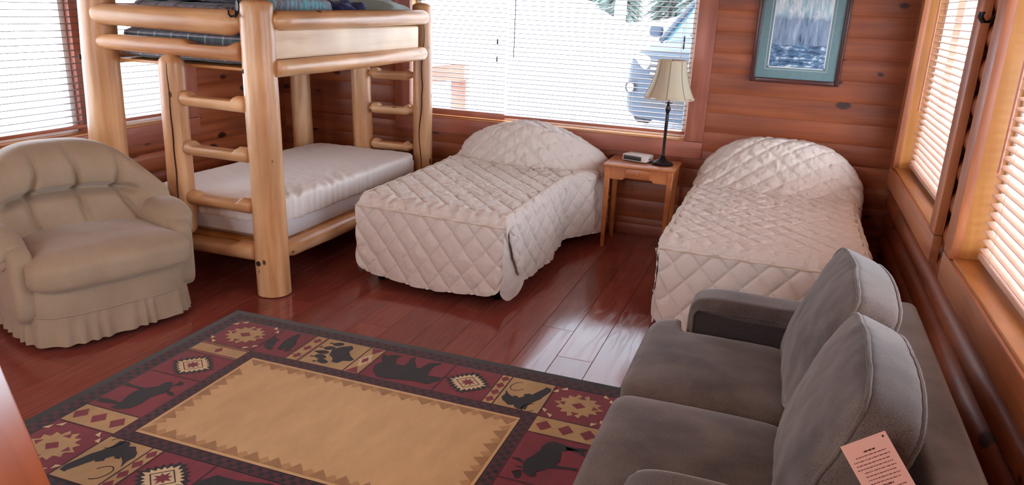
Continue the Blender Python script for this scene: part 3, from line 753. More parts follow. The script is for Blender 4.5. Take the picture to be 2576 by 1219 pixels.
    for sgn in (-1, 1):
        pts = []
        for k in range(60):
            y = yf-sgn*skew*.5+.06+(hy[0]-.02-yf-.06)*k/59; el, er = edges(y)
            x = (er-rc*.45) if sgn > 0 else (el+rc*.45); pts.append((x, y, zt-rc*.28+.024+.002*math.sin(k)))
        V(MB().tube(pts, .0045, 6).build('piping', M['piping'], sp))
    return bed, sp
twin_bed('twin bed between bunk bed and nightstand', 'cream quilted bedspread on bed between bunk bed and nightstand', -2.45, -1.405, 3.99, 5.93, .575, .25, 1.3, .06, (.05, .15), (5.46, 5.60), .03, (1.7, .85), .26)
twin_bed('twin bed in corner below framed picture', 'cream quilted bedspread on bed below framed picture', -.545, .545, 4.0, 5.94, .575, .29, 4.1, .03, (.0, .06), (5.46, 5.74), .006, (3.0, .9))

# ------------------------------------------------------------------ nightstand, lamp, clock radio
NX0, NX1, NY0, NY1, NZ = -1.215, -.685, 5.50, 5.88, .655
ns = tag(empty('nightstand', ((NX0+NX1)/2, (NY0+NY1)/2, 0)), 'small light wood nightstand with drawer between the twin beds', 'nightstand')
ninv = Matrix.Translation(-ns.location)
def N(o, inv=ninv): o.matrix_parent_inverse = inv; return o
N(bb('top', NX0, NX1, NY0, NY1, NZ-.018, NZ, M['nightwood'], ns, .005))
for x in (NX0+.03, NX1-.03):
    for y in (NY0+.035, NY1-.035):
        sx = 1 if x > -.95 else -1
        v, f = bev_box(-.021, .021, -.021, .021, 0, NZ-.018, .003, 1)
        v = [(a+x+(0 if c > .3 else -sx*0.0)-(sx*.004 if c < .3 else 0)+(a*-.35 if c < .3 else 0), b+y+(b*-.35 if c < .3 else 0), c) for a, b, c in v]
        N(MB().add(v, f).build('leg', M['nightwood'], ns))
ap = MB()
outline = [(NX0+.05, NZ-.115), (NX0+.15, NZ-.115), (NX0+.165, NZ-.098), (NX1-.165, NZ-.098), (NX1-.15, NZ-.115), (NX1-.05, NZ-.115), (NX1-.05, NZ-.018), (NX0+.05, NZ-.018)]
n_ = len(outline); ap.add([(x, NY0+.022, z) for x, z in outline]+[(x, NY0+.04, z) for x, z in outline], [tuple(range(n_)), tuple(range(n_, 2*n_))[::-1]]+[(i, (i+1) % n_, n_+(i+1) % n_, n_+i) for i in range(n_)])
N(ap.build('apron', M['nightwood'], ns))
for x in (NX0+.03, NX1-.03): N(bb('side_apron', x-.01, x+.01, NY0+.05, NY1-.05, NZ-.11, NZ-.018, M['nightwood'], ns, .002))
N(bb('back_apron', NX0+.05, NX1-.05, NY1-.04, NY1-.025, NZ-.11, NZ-.018, M['nightwood'], ns, .002))
dr = N(bb('drawer', -1.045, -.865, NY0+.012, NY0+.03, NZ-.094, NZ-.026, M['nightwood'], ns, .004))
MB().lathe([(.0, .022), (.009, .02), (.011, .014), (.006, .006), (.006, 0)], 14, Matrix.Translation((-.955, NY0+.013, NZ-.06)) @ Matrix.Rotation(PI/2, 4, 'X')).build('knob', M['nightwood'], dr)

LX, LY = -.806, 5.69
lamp = tag(empty('table_lamp', (LX, LY, NZ)), 'table lamp with cream bell shade and dark bronze stem', 'lamp')
MB().lathe([(.082, 0), (.084, .008), (.078, .014), (.078, .02), (.066, .026), (.05, .034), (.032, .044), (.02, .058), (.013, .07)], 32).build('base', M['bronze'], lamp)
MB().lathe([(.014, .06), (.011, .08), (.0105, .14), (.0125, .3), (.014, .36), (.011, .375), (.013, .39), (.022, .415), (.012, .445), (.009, .455), (.03, .458), (.03, .462), (.009, .466), (.009, .52), (.004, .53), (.004, .77)], 20).build('stem', M['bronze'], lamp)
def shade_r(t): return .103+(.182-.103)*(t**2.1)+.004*math.sin(PI*t)
def shade(u, vv):
    a = 2*PI*u; t = vv; r = shade_r(t)
    r *= 1-.018*(1-abs(math.cos(4*a+.4)))   # eight panels
    z = .765-.27*t+.010*abs(math.sin(4*a+.4))*(t > .98)
    return (r*math.cos(a), r*math.sin(a), z)
msh, nt, b_ = base('cream_linen_shade', .85, srgb(200, 184, 158)); b_.inputs['Transmission Weight'].default_value = 0
b_.inputs['Subsurface Weight'].default_value = .15
sh = MB().grid(shade, 96, 24, wrap=True).build('shade', msh, lamp, True, 180)
sol = sh.modifiers.new('thickness', 'SOLIDIFY'); sol.thickness = .002
for k in range(8):
    a = -PI/2+.05+2*PI*k/8
    MB().tube([((shade_r(t)+.0008)*math.cos(a), (shade_r(t)+.0008)*math.sin(a), .765-.27*t) for t in [i/14 for i in range(15)]], .0022, 5).build('seam', plain('shade_seam', srgb(150, 126, 96), .8) if k == 0 else bpy.data.materials['shade_seam'], sh)
for t in (0, 1): MB().tube([(shade_r(t)*math.cos(2*PI*k/48), shade_r(t)*math.sin(2*PI*k/48), .765-.27*t) for k in range(48)], .0035, 6, closed=True).build('trim', M['piping'], sh)

cr = tag(empty('clock_radio', (-1.0, 5.73, NZ), -.28), 'ivory clock radio on the nightstand', 'clock radio')
v, f = bev_box(-.1, .1, -.065, .065, .006, .055, .008, 2)
v = [(a, b+(c-.03)*.12*(b < 0), c) for a, b, c in v]
body = MB().add(v, f).build('body', M['ivory'], cr)
bb('display', -.088, .06, -.071, -.066, .014, .046, M['black_plastic'], cr, .002).location = (0, -.0, 0)
bb('base', -.094, .094, -.06, .06, 0, .008, M['black_plastic'], cr, .002)
for k in range(5): bb('button', -.07+k*.028, -.05+k*.028, .0, .012, .053, .058, M['ivory'], cr, .002)
MB().lathe([(.0, .004), (.006, .004), (.006, 0)], 12, Matrix.Translation((.1, -.01, .028)) @ Matrix.Rotation(PI/2, 4, 'Y')).build('dial', M['black_plastic'], cr)

# ------------------------------------------------------------------ armchair
ch = tag(empty('armchair', (-3.47, 2.93, 0), -.36), 'beige velour tufted tub armchair with gathered skirt', 'armchair')
def sup(a, rx, ry, e=4.5):
    c, s = math.cos(a), math.sin(a); k = (abs(c)**e+abs(s)**e)**(-1/e); return rx*c*k, ry*s*k
def ell(z0, z1, fn, name, n=90, m=10, par=ch, mat='chair'):
    return MB().grid(lambda u, v: fn(2*PI*u, v), n, m, wrap=True).build(name, M[mat], par, True, 180)
# swivel base
MB().lathe([(.27, 0), (.28, .012), (.28, .03), (.20, .04), (.1, .045)], 32, Matrix.Translation((-.02, 0, 0))).build('swivel_base', M['black_plastic'], ch)
# front rail / body
def body(a, v):
    z = .15+.20*v; k = 1+.012*math.sin(PI*v); x, y = sup(a, .405*k, .415*k, 4.2); return (x+.0, y, z)
bo = ell(0, 0, body, 'body')
# pleated skirt
def skirt(a, v):
    z = .185-.15*v
    amp = (.004+.012*v)
    fold = math.sin(a*38+2.2*noise.noise((math.cos(a)*3, math.sin(a)*3, 0))*4)
    k = 1.008+.02*v
    x, y = sup(a, .405*k, .415*k, 4.2); nx, ny = math.cos(a), math.sin(a)
    q = amp*fold*(.4+.6*noise.noise((math.cos(a)*5, math.sin(a)*5, 2))**2+.3)
    return (x+nx*q, y+ny*q, z+.012*math.sin(a*3)*v*.4)
MB().grid(lambda u, v: skirt(2*PI*u, v), 420, 10, wrap=True).build('skirt', M['chair'], ch, True, 180)
MB().tube([(*sup(2*PI*k/80, .412, .422, 4.2), .187) for k in range(80)], .004, 6, closed=True).build('skirt_seam', M['chair'], ch)
# seat cushion (T front)
def seat(q, u):
    x, y, z = q
    z += .018*(1-u.x*u.x*.4)*(1-u.y*u.y)*(1 if u.z > 0 else .3)
    y *= 1+.10*sm(.15, .8, u.x)
    z -= .02*sm(.5, 1, u.x)*(1 if u.z > 0 else 0)
    n = .004*fbm(x*6, y*6, 1, 2); return (x, y, z+n)
v, f = rbox((.66, .76, .19), (5,), (26, 30, 12), seat); o = MB().add(v, f).build('seat_cushion', M['chair'], ch); o.location = (.13, 0, .40)
# tub back: broad rounded pad that wraps forward, gathered along one horizontal seam
def back(q, u):
    x, y, z = q
    h = (z+.33)/.66
    wid = 1-.10*sm(.72, 1.0, h)
    y *= wid
    # arch the shoulders
    z -= .17*abs(u.y)**3.2*sm(.3, 1, h)
    wrap = .27*(abs(y)/.5)**2.2; x += wrap*(1-.25*h)
    x -= .11*(h-.3)                          # recline
    if u.x > -.2:
        hs = .60                              # seam height
        cre = math.exp(-((h-hs)/.035)**2)*(1-sm(.58, .74, abs(u.y)))
        x -= .085*cre
        # fullness of the two pillows
        full = .055*math.exp(-((h-.80)/.17)**2)+.06*math.exp(-((h-.32)/.2)**2)
        x += full*(1-.5*abs(u.y)**2)
        # gathers radiating up and down from the seam
        ga = math.exp(-(abs(h-hs)/.36)**1.5)*(1-sm(.66, .8, abs(u.y)))
        px = y*(1+.35*(h-hs))
        x -= .04*ga*max(0, math.sin(px*27+1.6*noise.noise((y*4, h*2.5, 1))))**9
        x += .006*noise.noise((y*9, z*5, 3))
    return (x, y, z)
v, f = rbox((.22, 1.0, .66), (4.0,), (10, 150, 90), back); o = MB().add(v, f).build('back', M['chair'], ch, True, 180); o.location = (-.27, 0, .605)
# outer shell hugging the back
def shell(u, v):
    a = PI*.55+PI*.9*u; z = .16+.48*v
    x, y = sup(a, .43+.03*v, .455+.03*v, 3.6); return (x-.01-.06*v, y, z+.0)
so = MB().grid(shell, 60, 12).build('outer_shell', M['chair'], ch, True, 180); sd = so.modifiers.new('thickness', 'SOLIDIFY'); sd.thickness = .03
# rolled arms
for s in (-1, 1):
    def arm(q, u, s=s):
        x, y, z = q
        z += -.03*sm(.2, 1, u.x)-.01
        y += s*(.02*sm(0, 1, u.z))
        # pleats at the front of the roll
        fr = sm(.72, .98, u.x)
        an = math.atan2(z, y*s); x += .006*fr*math.sin(an*16)
        y *= 1+.06*u.x
        return (x, y, z)
    v, f = rbox((.54, .19, .185), (3.2,), (30, 20, 20), arm); o = MB().add(v, f).build('arm', M['chair'], ch, True, 180); o.location = (-.01, s*.42, .525)
    v, f = rbox((.56, .12, .40), (6,), (14, 8, 14)); p_ = MB().add([(a.x, a.y, a.z) for a in v], f).build('arm_panel', M['chair'], ch, True, 180); p_.location = (.04, s*.40, .34)

# ------------------------------------------------------------------ sofa (loveseat against the right wall, facing -x)
sf = tag(empty('loveseat', (.1, 2.43, 0)), 'grey-brown chenille loveseat with loose cushions by the right wall', 'sofa')
fi = Matrix.Translation(-sf.location)
def F(o): o.matrix_parent_inverse = fi; return o
SY0, SY1 = 1.61, 3.245
F(MB().bbox(-.33, .58, SY0+.02, SY1-.02, .09, .31, .03, seg=3).build('base', M['sofa'], sf))
for x in (-.28, .52):
    for y in (SY0+.08, SY1-.08): F(MB().lathe([(.02, 0), (.03, .095)], 12, Matrix.Translation((x, y, 0))).build('foot', M['black_plastic'], sf))
def sarm(y0, y1):
    v, f = rbox((.84, y1-y0, .54), (9,), (26, 12, 18), lambda q, u: (q.x, q.y+.01*u.y*sm(.3, 1, u.z), q.z+.004*fbm(q.x*5, q.y*5, 0, 2)))
    a = F(MB().add([(p.x+.155, p.y+(y0+y1)/2, p.z+.345) for p in v], f).build('arm', M['sofa'], sf, True, 180))
    yi = y0 if (y0+y1)/2 > 2.4 else y1
    s = -1 if yi == y0 else 1
    # inner lining panel below the arm roll, bordered with welt
    F(bb('arm_lining', -.235, .5, min(yi-s*.01, yi+s*.006), max(yi-s*.01, yi+s*.006), .30, .555, M['sofadark'], sf, .004))
    pts = [(-.24, yi+s*.006, .32)]+[(-.24, yi+s*.008, .34+.02*k) for k in range(11)]+[(-.225, yi+s*.008, .562)]+[(-.2+.05*k, yi+s*.008, .566) for k in range(14)]
    F(MB().tube(pts, .006, 8).build('arm_welt', M['sofa'], sf))
sarm(3.075, 3.245); sarm(1.61, 1.77)
F(MB().bbox(.45, .60, SY0+.02, SY1-.06, .10, .70, .03, seg=3).build('back_frame', M['sofa'], sf))
def scush(y0, y1, ear):
    w, d, h = y1-y0, .60, .17
    def df(q, u):
        x, y, z = q
        z += .022*(1-u.x**2)*(1-u.y**2)*(1 if u.z > 0 else 0)
        if u.z > .3: z += .004*fbm(x*5+y0, y*5, 0, 3)
        if ear and u.y*ear > .0: y += ear*.15*sm(.50, .60, -u.x)*abs(u.y)**4
        return (x, y, z)
    v, f = rbox((d, w, h), (8,), (34, 34, 10), df)
    c = F(MB().add([(p.x-.125, p.y+(y0+y1)/2, p.z+.385) for p in v], f).build('seat_cushion', M['sofa'], sf, True, 180))
    return c
scush(2.432, 3.07, 1); scush(1.775, 2.428, -1)
def bcush(yc, w, tilt, x, z, seed, yaw=0, hgt=.50):
    th = .17
    def df(q, u):
        x_, y, z_ = q
        x_ += u.x*.035*(1-u.y**2)*(1-u.z**2)
        # soft gathered rims
        rim = max(abs(u.y), abs(u.z))
        if rim > .9: x_ += .004*math.sin((y*1.3+z_)*75+seed)*abs(1-abs(u.x))
        k = .006*fbm(y*7+seed, z_*7, x_*4, 3)
        return (x_+k*(1 if u.x > 0 else -1), y, z_+.012*math.cos(PI*u.y)*(u.z > 0)*abs(u.z))
    v, f = rbox((th, w, hgt), (7,), (14, 44, 36), df)
    R = Matrix.Translation((x, yc, z)) @ Matrix.Rotation(yaw, 4, 'Z') @ Matrix.Rotation(tilt, 4, 'Y')
    c = F(MB().add([R @ p for p in v], f).build('back_cushion', M['sofa'], sf, True, 180))
    for sx in (-1, 1):
        pts = []
        for k in range(100):
            a = 2*PI*k/100; c_, s_ = math.cos(a), math.sin(a); e = (abs(c_)**7+abs(s_)**7)**(-1/7)*.97
            u_ = Vector((sx*.8, c_*e, s_*e)); pts.append(R @ Vector(df(Vector((u_.x*th/2, u_.y*w/2, u_.z*hgt/2)), u_)))
        MB().tube(pts, .0075, 8, closed=True).build('welt', M['sofa'], c)
bcush(2.79, .69, .36, .285, .675, 1, .03, .50); bcush(2.10, .70, .36, .275, .665, 5, -.02, .50)

# printed card leaning against the near cushion
M['card'] = plain('pinkish_card', srgb(226, 176, 158), .7, .03, 3)
M['ink'] = plain('card_ink', srgb(120, 70, 62), .8)
M['inkdark'] = plain('card_ink_bold', srgb(84, 44, 42), .8)

cd_root = tag(empty('printed_card', (.312, 1.70, .879)), 'pinkish printed card propped on loveseat arm', 'card')
wv = Vector((-.083, 0, -.063)); dv = Vector((.149, -.055, -.196)); nv = wv.cross(dv).normalized()
if nv.y > 0: nv = -nv
def cp(a, b, h=0): return wv*a+dv*b+nv*h
def strip(mb, a0, a1, b, th, h=.0006): mb.add([cp(a0, b-th, h), cp(a1, b-th, h), cp(a1, b+th, h), cp(a0, b+th, h)], [(0, 1, 2, 3)])
sheet = MB().add([cp(0, 0), cp(1, 0), cp(1, 1), cp(0, 1), cp(0, 0, -.0008), cp(1, 0, -.0008), cp(1, 1, -.0008), cp(0, 1, -.0008)], [(0, 1, 2, 3), (7, 6, 5, 4), (0, 4, 5, 1), (1, 5, 6, 2), (2, 6, 7, 3), (3, 7, 4, 0)]).build('sheet', M['card'], cd_root, False)
tx = MB(); tb = MB(); rc_ = random.Random(5)
for row in range(22):
    b = .11+row*.036
    bold = row in (0, 9)
    a = .36 if bold else .12+rc_.random()*.06; end = .62 if bold else .94-rc_.random()*.12
    while a < end:
        l = .02+rc_.random()*.07; strip(tb if bold else tx, a, min(end, a+l), b+(a-.5)*.0, .0075 if bold else .0045); a += l+.014
tx.build('text_lines', M['ink'], sheet, False); tb.build('heading_lines', M['inkdark'], sheet, False)
MB().add([cp(.09+.022*math.cos(2*PI*k/12), .035+.011*math.sin(2*PI*k/12), .0008) for k in range(12)], [tuple(range(12))]).build('punched_hole', M['crack'], sheet, False)

# ------------------------------------------------------------------ rug
RW, RH = 2.366, 1.69
rug = tag(empty('area_rug', (-2.80, 3.30, 0)), 'lodge area rug with bear and moose motifs and tan field', 'rug')
def rugmat(name, c, var=.12):
    m, nt, b = base(name, .95); L = nt.links.new; b.inputs['Sheen Weight'].default_value = .25; b.inputs['Specular IOR Level'].default_value = .1
    tc = nd(nt, 'ShaderNodeTexCoord'); mp = nd(nt, 'ShaderNodeMapping'); mp.inputs['Scale'].default_value = (1, .35, 1); L(tc.outputs['Object'], mp.inputs[0])
    n = nd(nt, 'ShaderNodeTexNoise', i_Scale=9.0, i_Detail=5.0, i_Roughness=.7); L(mp.outputs[0], n.inputs['Vector'])
    n2 = nd(nt, 'ShaderNodeTexNoise', i_Scale=500.0, i_Detail=2.0); L(tc.outputs['Object'], n2.inputs['Vector'])
    d = tuple(q*(1-var) for q in c[:3])+(1,); u = tuple(min(1, q*(1+var)) for q in c[:3])+(1,)
    r = ramp(nt, [(.3, d), (.7, u)], n.outputs['Fac']); L(r.outputs[0], b.inputs['Base Color'])
    bp = nd(nt, 'ShaderNodeBump', i_Strength=.5, i_Distance=.003); L(n2.outputs['Fac'], bp.inputs['Height']); L(bp.outputs[0], b.inputs['Normal'])
    return m
RM = {'maroon': rugmat('rug_maroon', srgb(132, 44, 58), .18), 'gold': rugmat('rug_gold', srgb(192, 160, 110), .16), 'tan': rugmat('rug_tan', srgb(218, 182, 130), .10), 'black': rugmat('rug_black', srgb(32, 28, 32), .2),
      'cream': rugmat('rug_cream', srgb(226, 204, 160), .1), 'tri': rugmat('rug_brown_tan', srgb(172, 132, 88), .1), 'tri2': rugmat('rug_pale_brown', srgb(194, 152, 102), .1), 'check': rugmat('rug_dark_maroon', srgb(84, 34, 46), .2), 'line': rugmat('rug_line', srgb(60, 24, 32), .2)}
ZB = .010
LY0, LY1, LY2, LY3 = ZB+.0008, ZB+.0016, ZB+.0024, ZB+.0032
def tess(polys, z):
    """flat outlines in rug (u, v) -> triangulated thin layer"""
    bm = bmesh.new()
    for p in polys:
        vs = [bm.verts.new((u, -v, z)) for u, v in p]
        try: bm.faces.new(vs)
        except ValueError: continue
    bmesh.ops.triangulate(bm, faces=bm.faces[:], ngon_method='EAR_CLIP')
    for fc in bm.faces:
        fc.normal_update()
        if fc.normal.z < 0: fc.normal_flip()
    me = bpy.data.meshes.new('layer'); bm.to_mesh(me); bm.free(); return me
def layer(name, polys, z, mat, one=False, stuff=False):
    if one or stuff:
        me = tess(polys, z); me.name = name; o = link(name, me, RM[mat], rug, False)
        if stuff: o['kind'] = 'stuff'
        return o
    for p in polys:
        me = tess([p], z); me.name = name; link(name, me, RM[mat], rug, False)
def rot(p): return [(RW-u, RH-v) for u, v in p]
def both(polys): return polys+[rot(p) for p in polys]
def rect(u0, u1, v0, v1): return [(u0, v0), (u1, v0), (u1, v1), (u0, v1)]
def circ(cu, cv, ru, rv, a=0, n=14): return [(cu+ru*math.cos(t)*math.cos(a)-rv*math.sin(t)*math.sin(a), cv+ru*math.cos(t)*math.sin(a)+rv*math.sin(t)*math.cos(a)) for t in [2*PI*k/n for k in range(n)]]
def diamond(cu, cv, ru, rv): return [(cu-ru, cv), (cu, cv-rv), (cu+ru, cv), (cu, cv+rv)]
v, f = bev_box(0, RW, -RH, 0, 0, ZB, .004, 2); MB().add(v, f).build('backing', RM['black'], rug)
def frame(o, i): # ring between two insets
    return [rect(o, RW-o, o, i), rect(o, RW-o, RH-i, RH-o), rect(o, i, i, RH-i), rect(RW-i, RW-o, i, RH-i)]
layer('checked_band', frame(.045, .108), LY0, 'check')
ck = []
k = 0; u = .05
while u < RW-.06:
    for r_ in range(2):
        if (k+r_) % 2 == 0:
            ck += [rect(u, u+.024, .048+r_*.03, .076+r_*.03), rect(u, u+.024, RH-.106+r_*.03, RH-.078+r_*.03)]
    u += .026; k += 1
u = .11; k = 0
while u < RH-.12:
    for r_ in range(2):
        if (k+r_) % 2 == 0:
            ck += [rect(.048+r_*.03, .076+r_*.03, u, u+.024), rect(RW-.106+r_*.03, RW-.078+r_*.03, u, u+.024)]
    u += .026; k += 1
layer('border_checks', ck, LY1, 'black', stuff=True)
layer('maroon_band', [rect(.118, RW-.118, .118, .405), rect(.118, RW-.118, RH-.405, RH-.118), rect(.118, .41, .405, RH-.405), rect(RW-.41, RW-.118, .405, RH-.405)], LY0, 'maroon')
layer('inner_band', [rect(.412, RW-.412, .412, .466), rect(.412, RW-.412, RH-.466, RH-.412), rect(.412, .468, .466, RH-.466), rect(RW-.468, RW-.412, .466, RH-.466)], LY0, 'check')
ck = []; u = .42; k = 0
while u < RW-.43:
    for r_ in range(2):
        if (k+r_) % 2 == 0: ck += [rect(u, u+.022, .418+r_*.022, .438+r_*.022), rect(u, u+.022, RH-.46+r_*.022, RH-.44+r_*.022)]
    u += .024; k += 1
u = .47; k = 0
while u < RH-.48:
    for r_ in range(2):
        if (k+r_) % 2 == 0: ck += [rect(.42+r_*.022, .44+r_*.022, u, u+.022), rect(RW-.462+r_*.022, RW-.442+r_*.022, u, u+.022)]
    u += .024; k += 1
layer('inner_border_checks', ck, LY1, 'black', stuff=True)
layer('tan_field', [rect(.472, RW-.472, .47, RH-.47)], LY1, 'tan')
t1 = []; t2 = []
n = 14; du = (RW-.944)/n
for i in range(n):
    u = .472+du*(i+.5)
    t1.append([(u-.042, .488), (u+.042, .488), (u+.012, .545)]); t2.append([(u+.008, .488), (u+.09, .488), (u+.055, .535)]) if i < n-1 else None
t1 += [rot(p) for p in t1]; t2 += [rot(p) for p in t2]
q1 = []; q2 = []; n = 7; dv_ = (RH-.94)/n
for i in range(n):
    v_ = .47+dv_*(i+.5)
    if i in (0, n-1): continue
    q1.append([(.488, v_+.04), (.488, v_-.04), (.545, v_+.01)])
    if i < n-1: q2.append([(.488, v_+.09), (.488, v_+.012), (.535, v_+.055)])
q1 += [rot(p) for p in q1]; q2 += [rot(p) for p in q2]
layer('pale_triangle', t2+q2, LY2, 'tri2'); layer('brown_triangle', t1+q1, LY3, 'tri')
# gold cells and strips
layer('gold_cell', both([rect(.613, .687, .12, .403), rect(.692, .944, .12, .403), rect(.951, 1.030, .12, .403), rect(1.682, 1.730, .12, .403), rect(1.737, 1.952, .12, .403), rect(.12, .408, .415, .528), rect(.12, .408, 1.135, 1.268)]), LY1, 'gold')
ln = []
for u in (.41, .61, .69, .947, 1.033, 1.427, 1.68, 1.733, 1.955): ln.append(rect(u-.003, u+.003, .118, .406))
for v_ in (.411, .531, .775, 1.131, 1.272): ln.append(rect(.118, .411, v_-.003, v_+.003))
layer('cell_line', both(ln), LY2, 'line')
MOT = dict(
 mother_bear=[(.506,.297),(.494,.245),(.494,.195),(.511,.136),(.531,.157),(.54,.203),(.569,.248),(.579,.301),(.592,.332),(.566,.35),(.552,.313),(.543,.342),(.522,.337)],
 bear_cub=[(.428,.324),(.414,.282),(.418,.234),(.416,.213),(.436,.232),(.463,.239),(.457,.262),(.472,.294),(.478,.32),(.501,.356),(.488,.362),(.461,.356)],
 paw_pad=[(.794,.284),(.774,.219),(.8,.179),(.844,.145),(.87,.174),(.868,.213),(.901,.253),(.938,.28),(.927,.303),(.893,.314),(.881,.347),(.848,.348),(.833,.311)],
 bear=[(1.05,.202),(1.042,.159),(1.068,.175),(1.086,.148),(1.139,.139),(1.138,.146),(1.125,.176),(1.149,.235),(1.195,.231),(1.197,.204),(1.188,.147),(1.21,.127),(1.215,.161),(1.261,.227),(1.28,.227),(1.295,.159),(1.352,.129),(1.357,.148),(1.335,.176),(1.335,.227),(1.346,.28),(1.419,.272),(1.422,.301),(1.384,.359),(1.338,.357),(1.294,.361),(1.225,.376),(1.172,.393),(1.13,.388),(1.089,.357),(1.065,.309),(1.062,.267),(1.077,.243)],
 fish=[(1.747,.254),(1.771,.287),(1.802,.309),(1.794,.294),(1.816,.291),(1.829,.303),(1.846,.277),(1.838,.262),(1.864,.244),(1.873,.253),(1.914,.165),(1.913,.153),(1.941,.157),(1.948,.187),(1.935,.231),(1.922,.279),(1.904,.311),(1.889,.353),(1.891,.392),(1.856,.402),(1.834,.389),(1.829,.374),(1.804,.385),(1.783,.366),(1.763,.351),(1.75,.326),(1.756,.293)])
for nm, p in MOT.items(): layer(nm, both([p]), LY2, 'black')
layer('paw_toe', both([circ(.772,.159,.03,.022,-.5), circ(.753,.216,.03,.022,-.5), circ(.748,.271,.033,.022,-.2), circ(.765,.319,.034,.024,.2), circ(.803,.359,.033,.021,.3)]+[circ(a, b, .012, .007, -.3) for a, b in ((.733,.162),(.709,.222),(.713,.276),(.726,.332),(.766,.375))]), LY2, 'black')
moose = [[(2.038,.848),(2.024,.816),(2.019,.765),(2.037,.73),(2.053,.686),(2.051,.649),(2.064,.609),(2.09,.593),(2.122,.598),(2.144,.603),(2.175,.604),(2.232,.593),(2.234,.611),(2.181,.625),(2.137,.649),(2.145,.692),(2.15,.725),(2.143,.751),(2.159,.757),(2.196,.75),(2.228,.744),(2.231,.764),(2.195,.763),(2.151,.778),(2.12,.787),(2.1,.817),(2.082,.829),(2.091,.855),(2.079,.868),(2.057,.861)],
 [(2.023,.798),(1.996,.784),(1.963,.776),(1.966,.77),(1.995,.766),(2.017,.788)], [(2.026,.828),(2.001,.826),(1.994,.82),(2.018,.818)], [(2.028,.84),(2.02,.852),(1.994,.863),(2.011,.881),(2.028,.903),(2.037,.887),(2.033,.855)], [(2.145,.612),(2.224,.62),(2.236,.647),(2.227,.651),(2.203,.634),(2.153,.633)]]
deer = [[(.128,1.094),(.121,1.069),(.182,1.063),(.236,1.067),(.215,.997),(.22,.943),(.158,.941),(.126,.947),(.121,.917),(.176,.925),(.233,.922),(.275,.887),(.273,.849),(.298,.83),(.324,.849),(.338,.882),(.354,.912),(.324,.955),(.315,.988),(.325,1.041),(.309,1.09),(.264,1.117),(.227,1.113),(.24,1.086),(.18,1.092),(.163,1.1)],
 [(.329,.863),(.332,.83),(.329,.808),(.359,.818),(.365,.838),(.341,.849)], [(.349,.907),(.374,.903),(.402,.92),(.387,.934),(.358,.925)]]
layer('moose', moose, LY2, 'black', True); layer('deer', deer, LY2, 'black', True)
# reed rings round the fish
rings = []
for (cu, cv, ru, rv) in ((1.79, .20, .035, .05), (1.90, .37, .03, .045)):
    o_ = circ(cu, cv, ru, rv, .4, 20); i_ = circ(cu, cv, ru-.005, rv-.005, .4, 20)
    for k in range(14): rings.append([o_[k], o_[k+1], i_[k+1], i_[k]])
layer('reed_lines', both(rings), LY2, 'line', stuff=True)
# spiky medallions
def spiky(cu, cv, ru, rv, teeth, depth, power=1.2):
    p = []
    for k in range(teeth*2):
        a = 2*PI*k/(teeth*2); c, s = math.cos(a), math.sin(a); e = (abs(c)**power+abs(s)**power)**(-1/power)
        g = 1 if k % 2 == 0 else 1-depth
        p.append((cu+ru*c*e*g, cv+rv*s*e*g))
    return p
def dring(cu, cv, ru, rv, t=.006):
    o_ = diamond(cu, cv, ru, rv); i_ = diamond(cu, cv, ru-t, rv-t); return [[o_[k], o_[(k+1) % 4], i_[(k+1) % 4], i_[k]] for k in range(4)]
zc = [(1.553, .262), (.265, .655)]
layer('spiky_medallion', both([spiky(a, b, .125, .122, 22, .2) for a, b in zc]), LY1+.0004, 'black')
layer('medallion_heart', both([spiky(a, b, .098, .093, 20, .22) for a, b in zc]), LY2, 'cream')
[layer('medallion_outline', d_, LY3, 'line', True) for a, b in zc for d_ in (dring(a, b, .062, .06), dring(RW-a, RH-b, .062, .06))]
layer('medallion_star', both([spiky(a, b, .04, .04, 8, .45, 1.4) for a, b in zc]), LY3, 'maroon')
# corner sunbursts
cc = [(.262, .262), (.262, RH-.262)]
sun = []; suncut = []; sunw = []
for a, b in cc:
    sun.append(spiky(a, b, .118, .115, 14, .24, 1.5))
    suncut.append(diamond(a, b, .034, .03))
    for sx, sy in ((1, 0), (-1, 0), (0, 1), (0, -1)):
        px, py = a+sx*.075, b+sy*.075; suncut.append([(px+sx*.02, py+sy*.02), (px-sy*.02-sx*.01, py+sx*.02-sy*.01), (px+sy*.02-sx*.01, py-sx*.02-sy*.01)])
    for sx in (-1, 1):
        for sy in (-1, 1):
            for (ex, ey) in ((.035, 0), (0, .035)):
                qx, qy = a+sx*(.088+ex), b+sy*(.088+ey); sunw.append([(qx, qy), (qx+sx*.03, qy-sy*.006), (qx+sx*.004, qy+sy*.028)])
layer('sunburst', both(sun), LY1+.0004, 'gold'); layer('sunburst_cut', both(suncut), LY2, 'maroon'); layer('sunburst_tip', both(sunw), LY2, 'cream')
# small motifs in strips
sm_ = [diamond(u_, 1.201, .036, .042) for u_ in (.160, .258, .358)]
layer('strip_diamond', both(sm_), LY2, 'maroon')
st = []
for u_ in (.19, .335): st += [spiky(u_, .472, .06, .045, 8, .45, 1.3)]
layer('strip_motif', both([rect(.12, .408, .421, .432), rect(.12, .408, .512, .523), diamond(.264, .472, .02, .03)]+[rect(.615, .621, .12, .403), rect(.679, .685, .12, .403)]+[spiky(.65, v_, .026, .04, 6, .4, 1.2) for v_ in (.17, .262, .354)]+[[(.955, .125), (1.026, .125), (.99, .19)], [(.955, .4), (1.026, .4), (.99, .335)], diamond(.99, .262, .018, .035)]+[diamond(1.706, v_, .022, .03) for v_ in (.155, .225, .295, .365)]), LY2, 'maroon')
layer('strip_star', both([spiky(.99, .262, .036, .085, 10, .25, 1.1)]), LY1+.0004, 'cream')

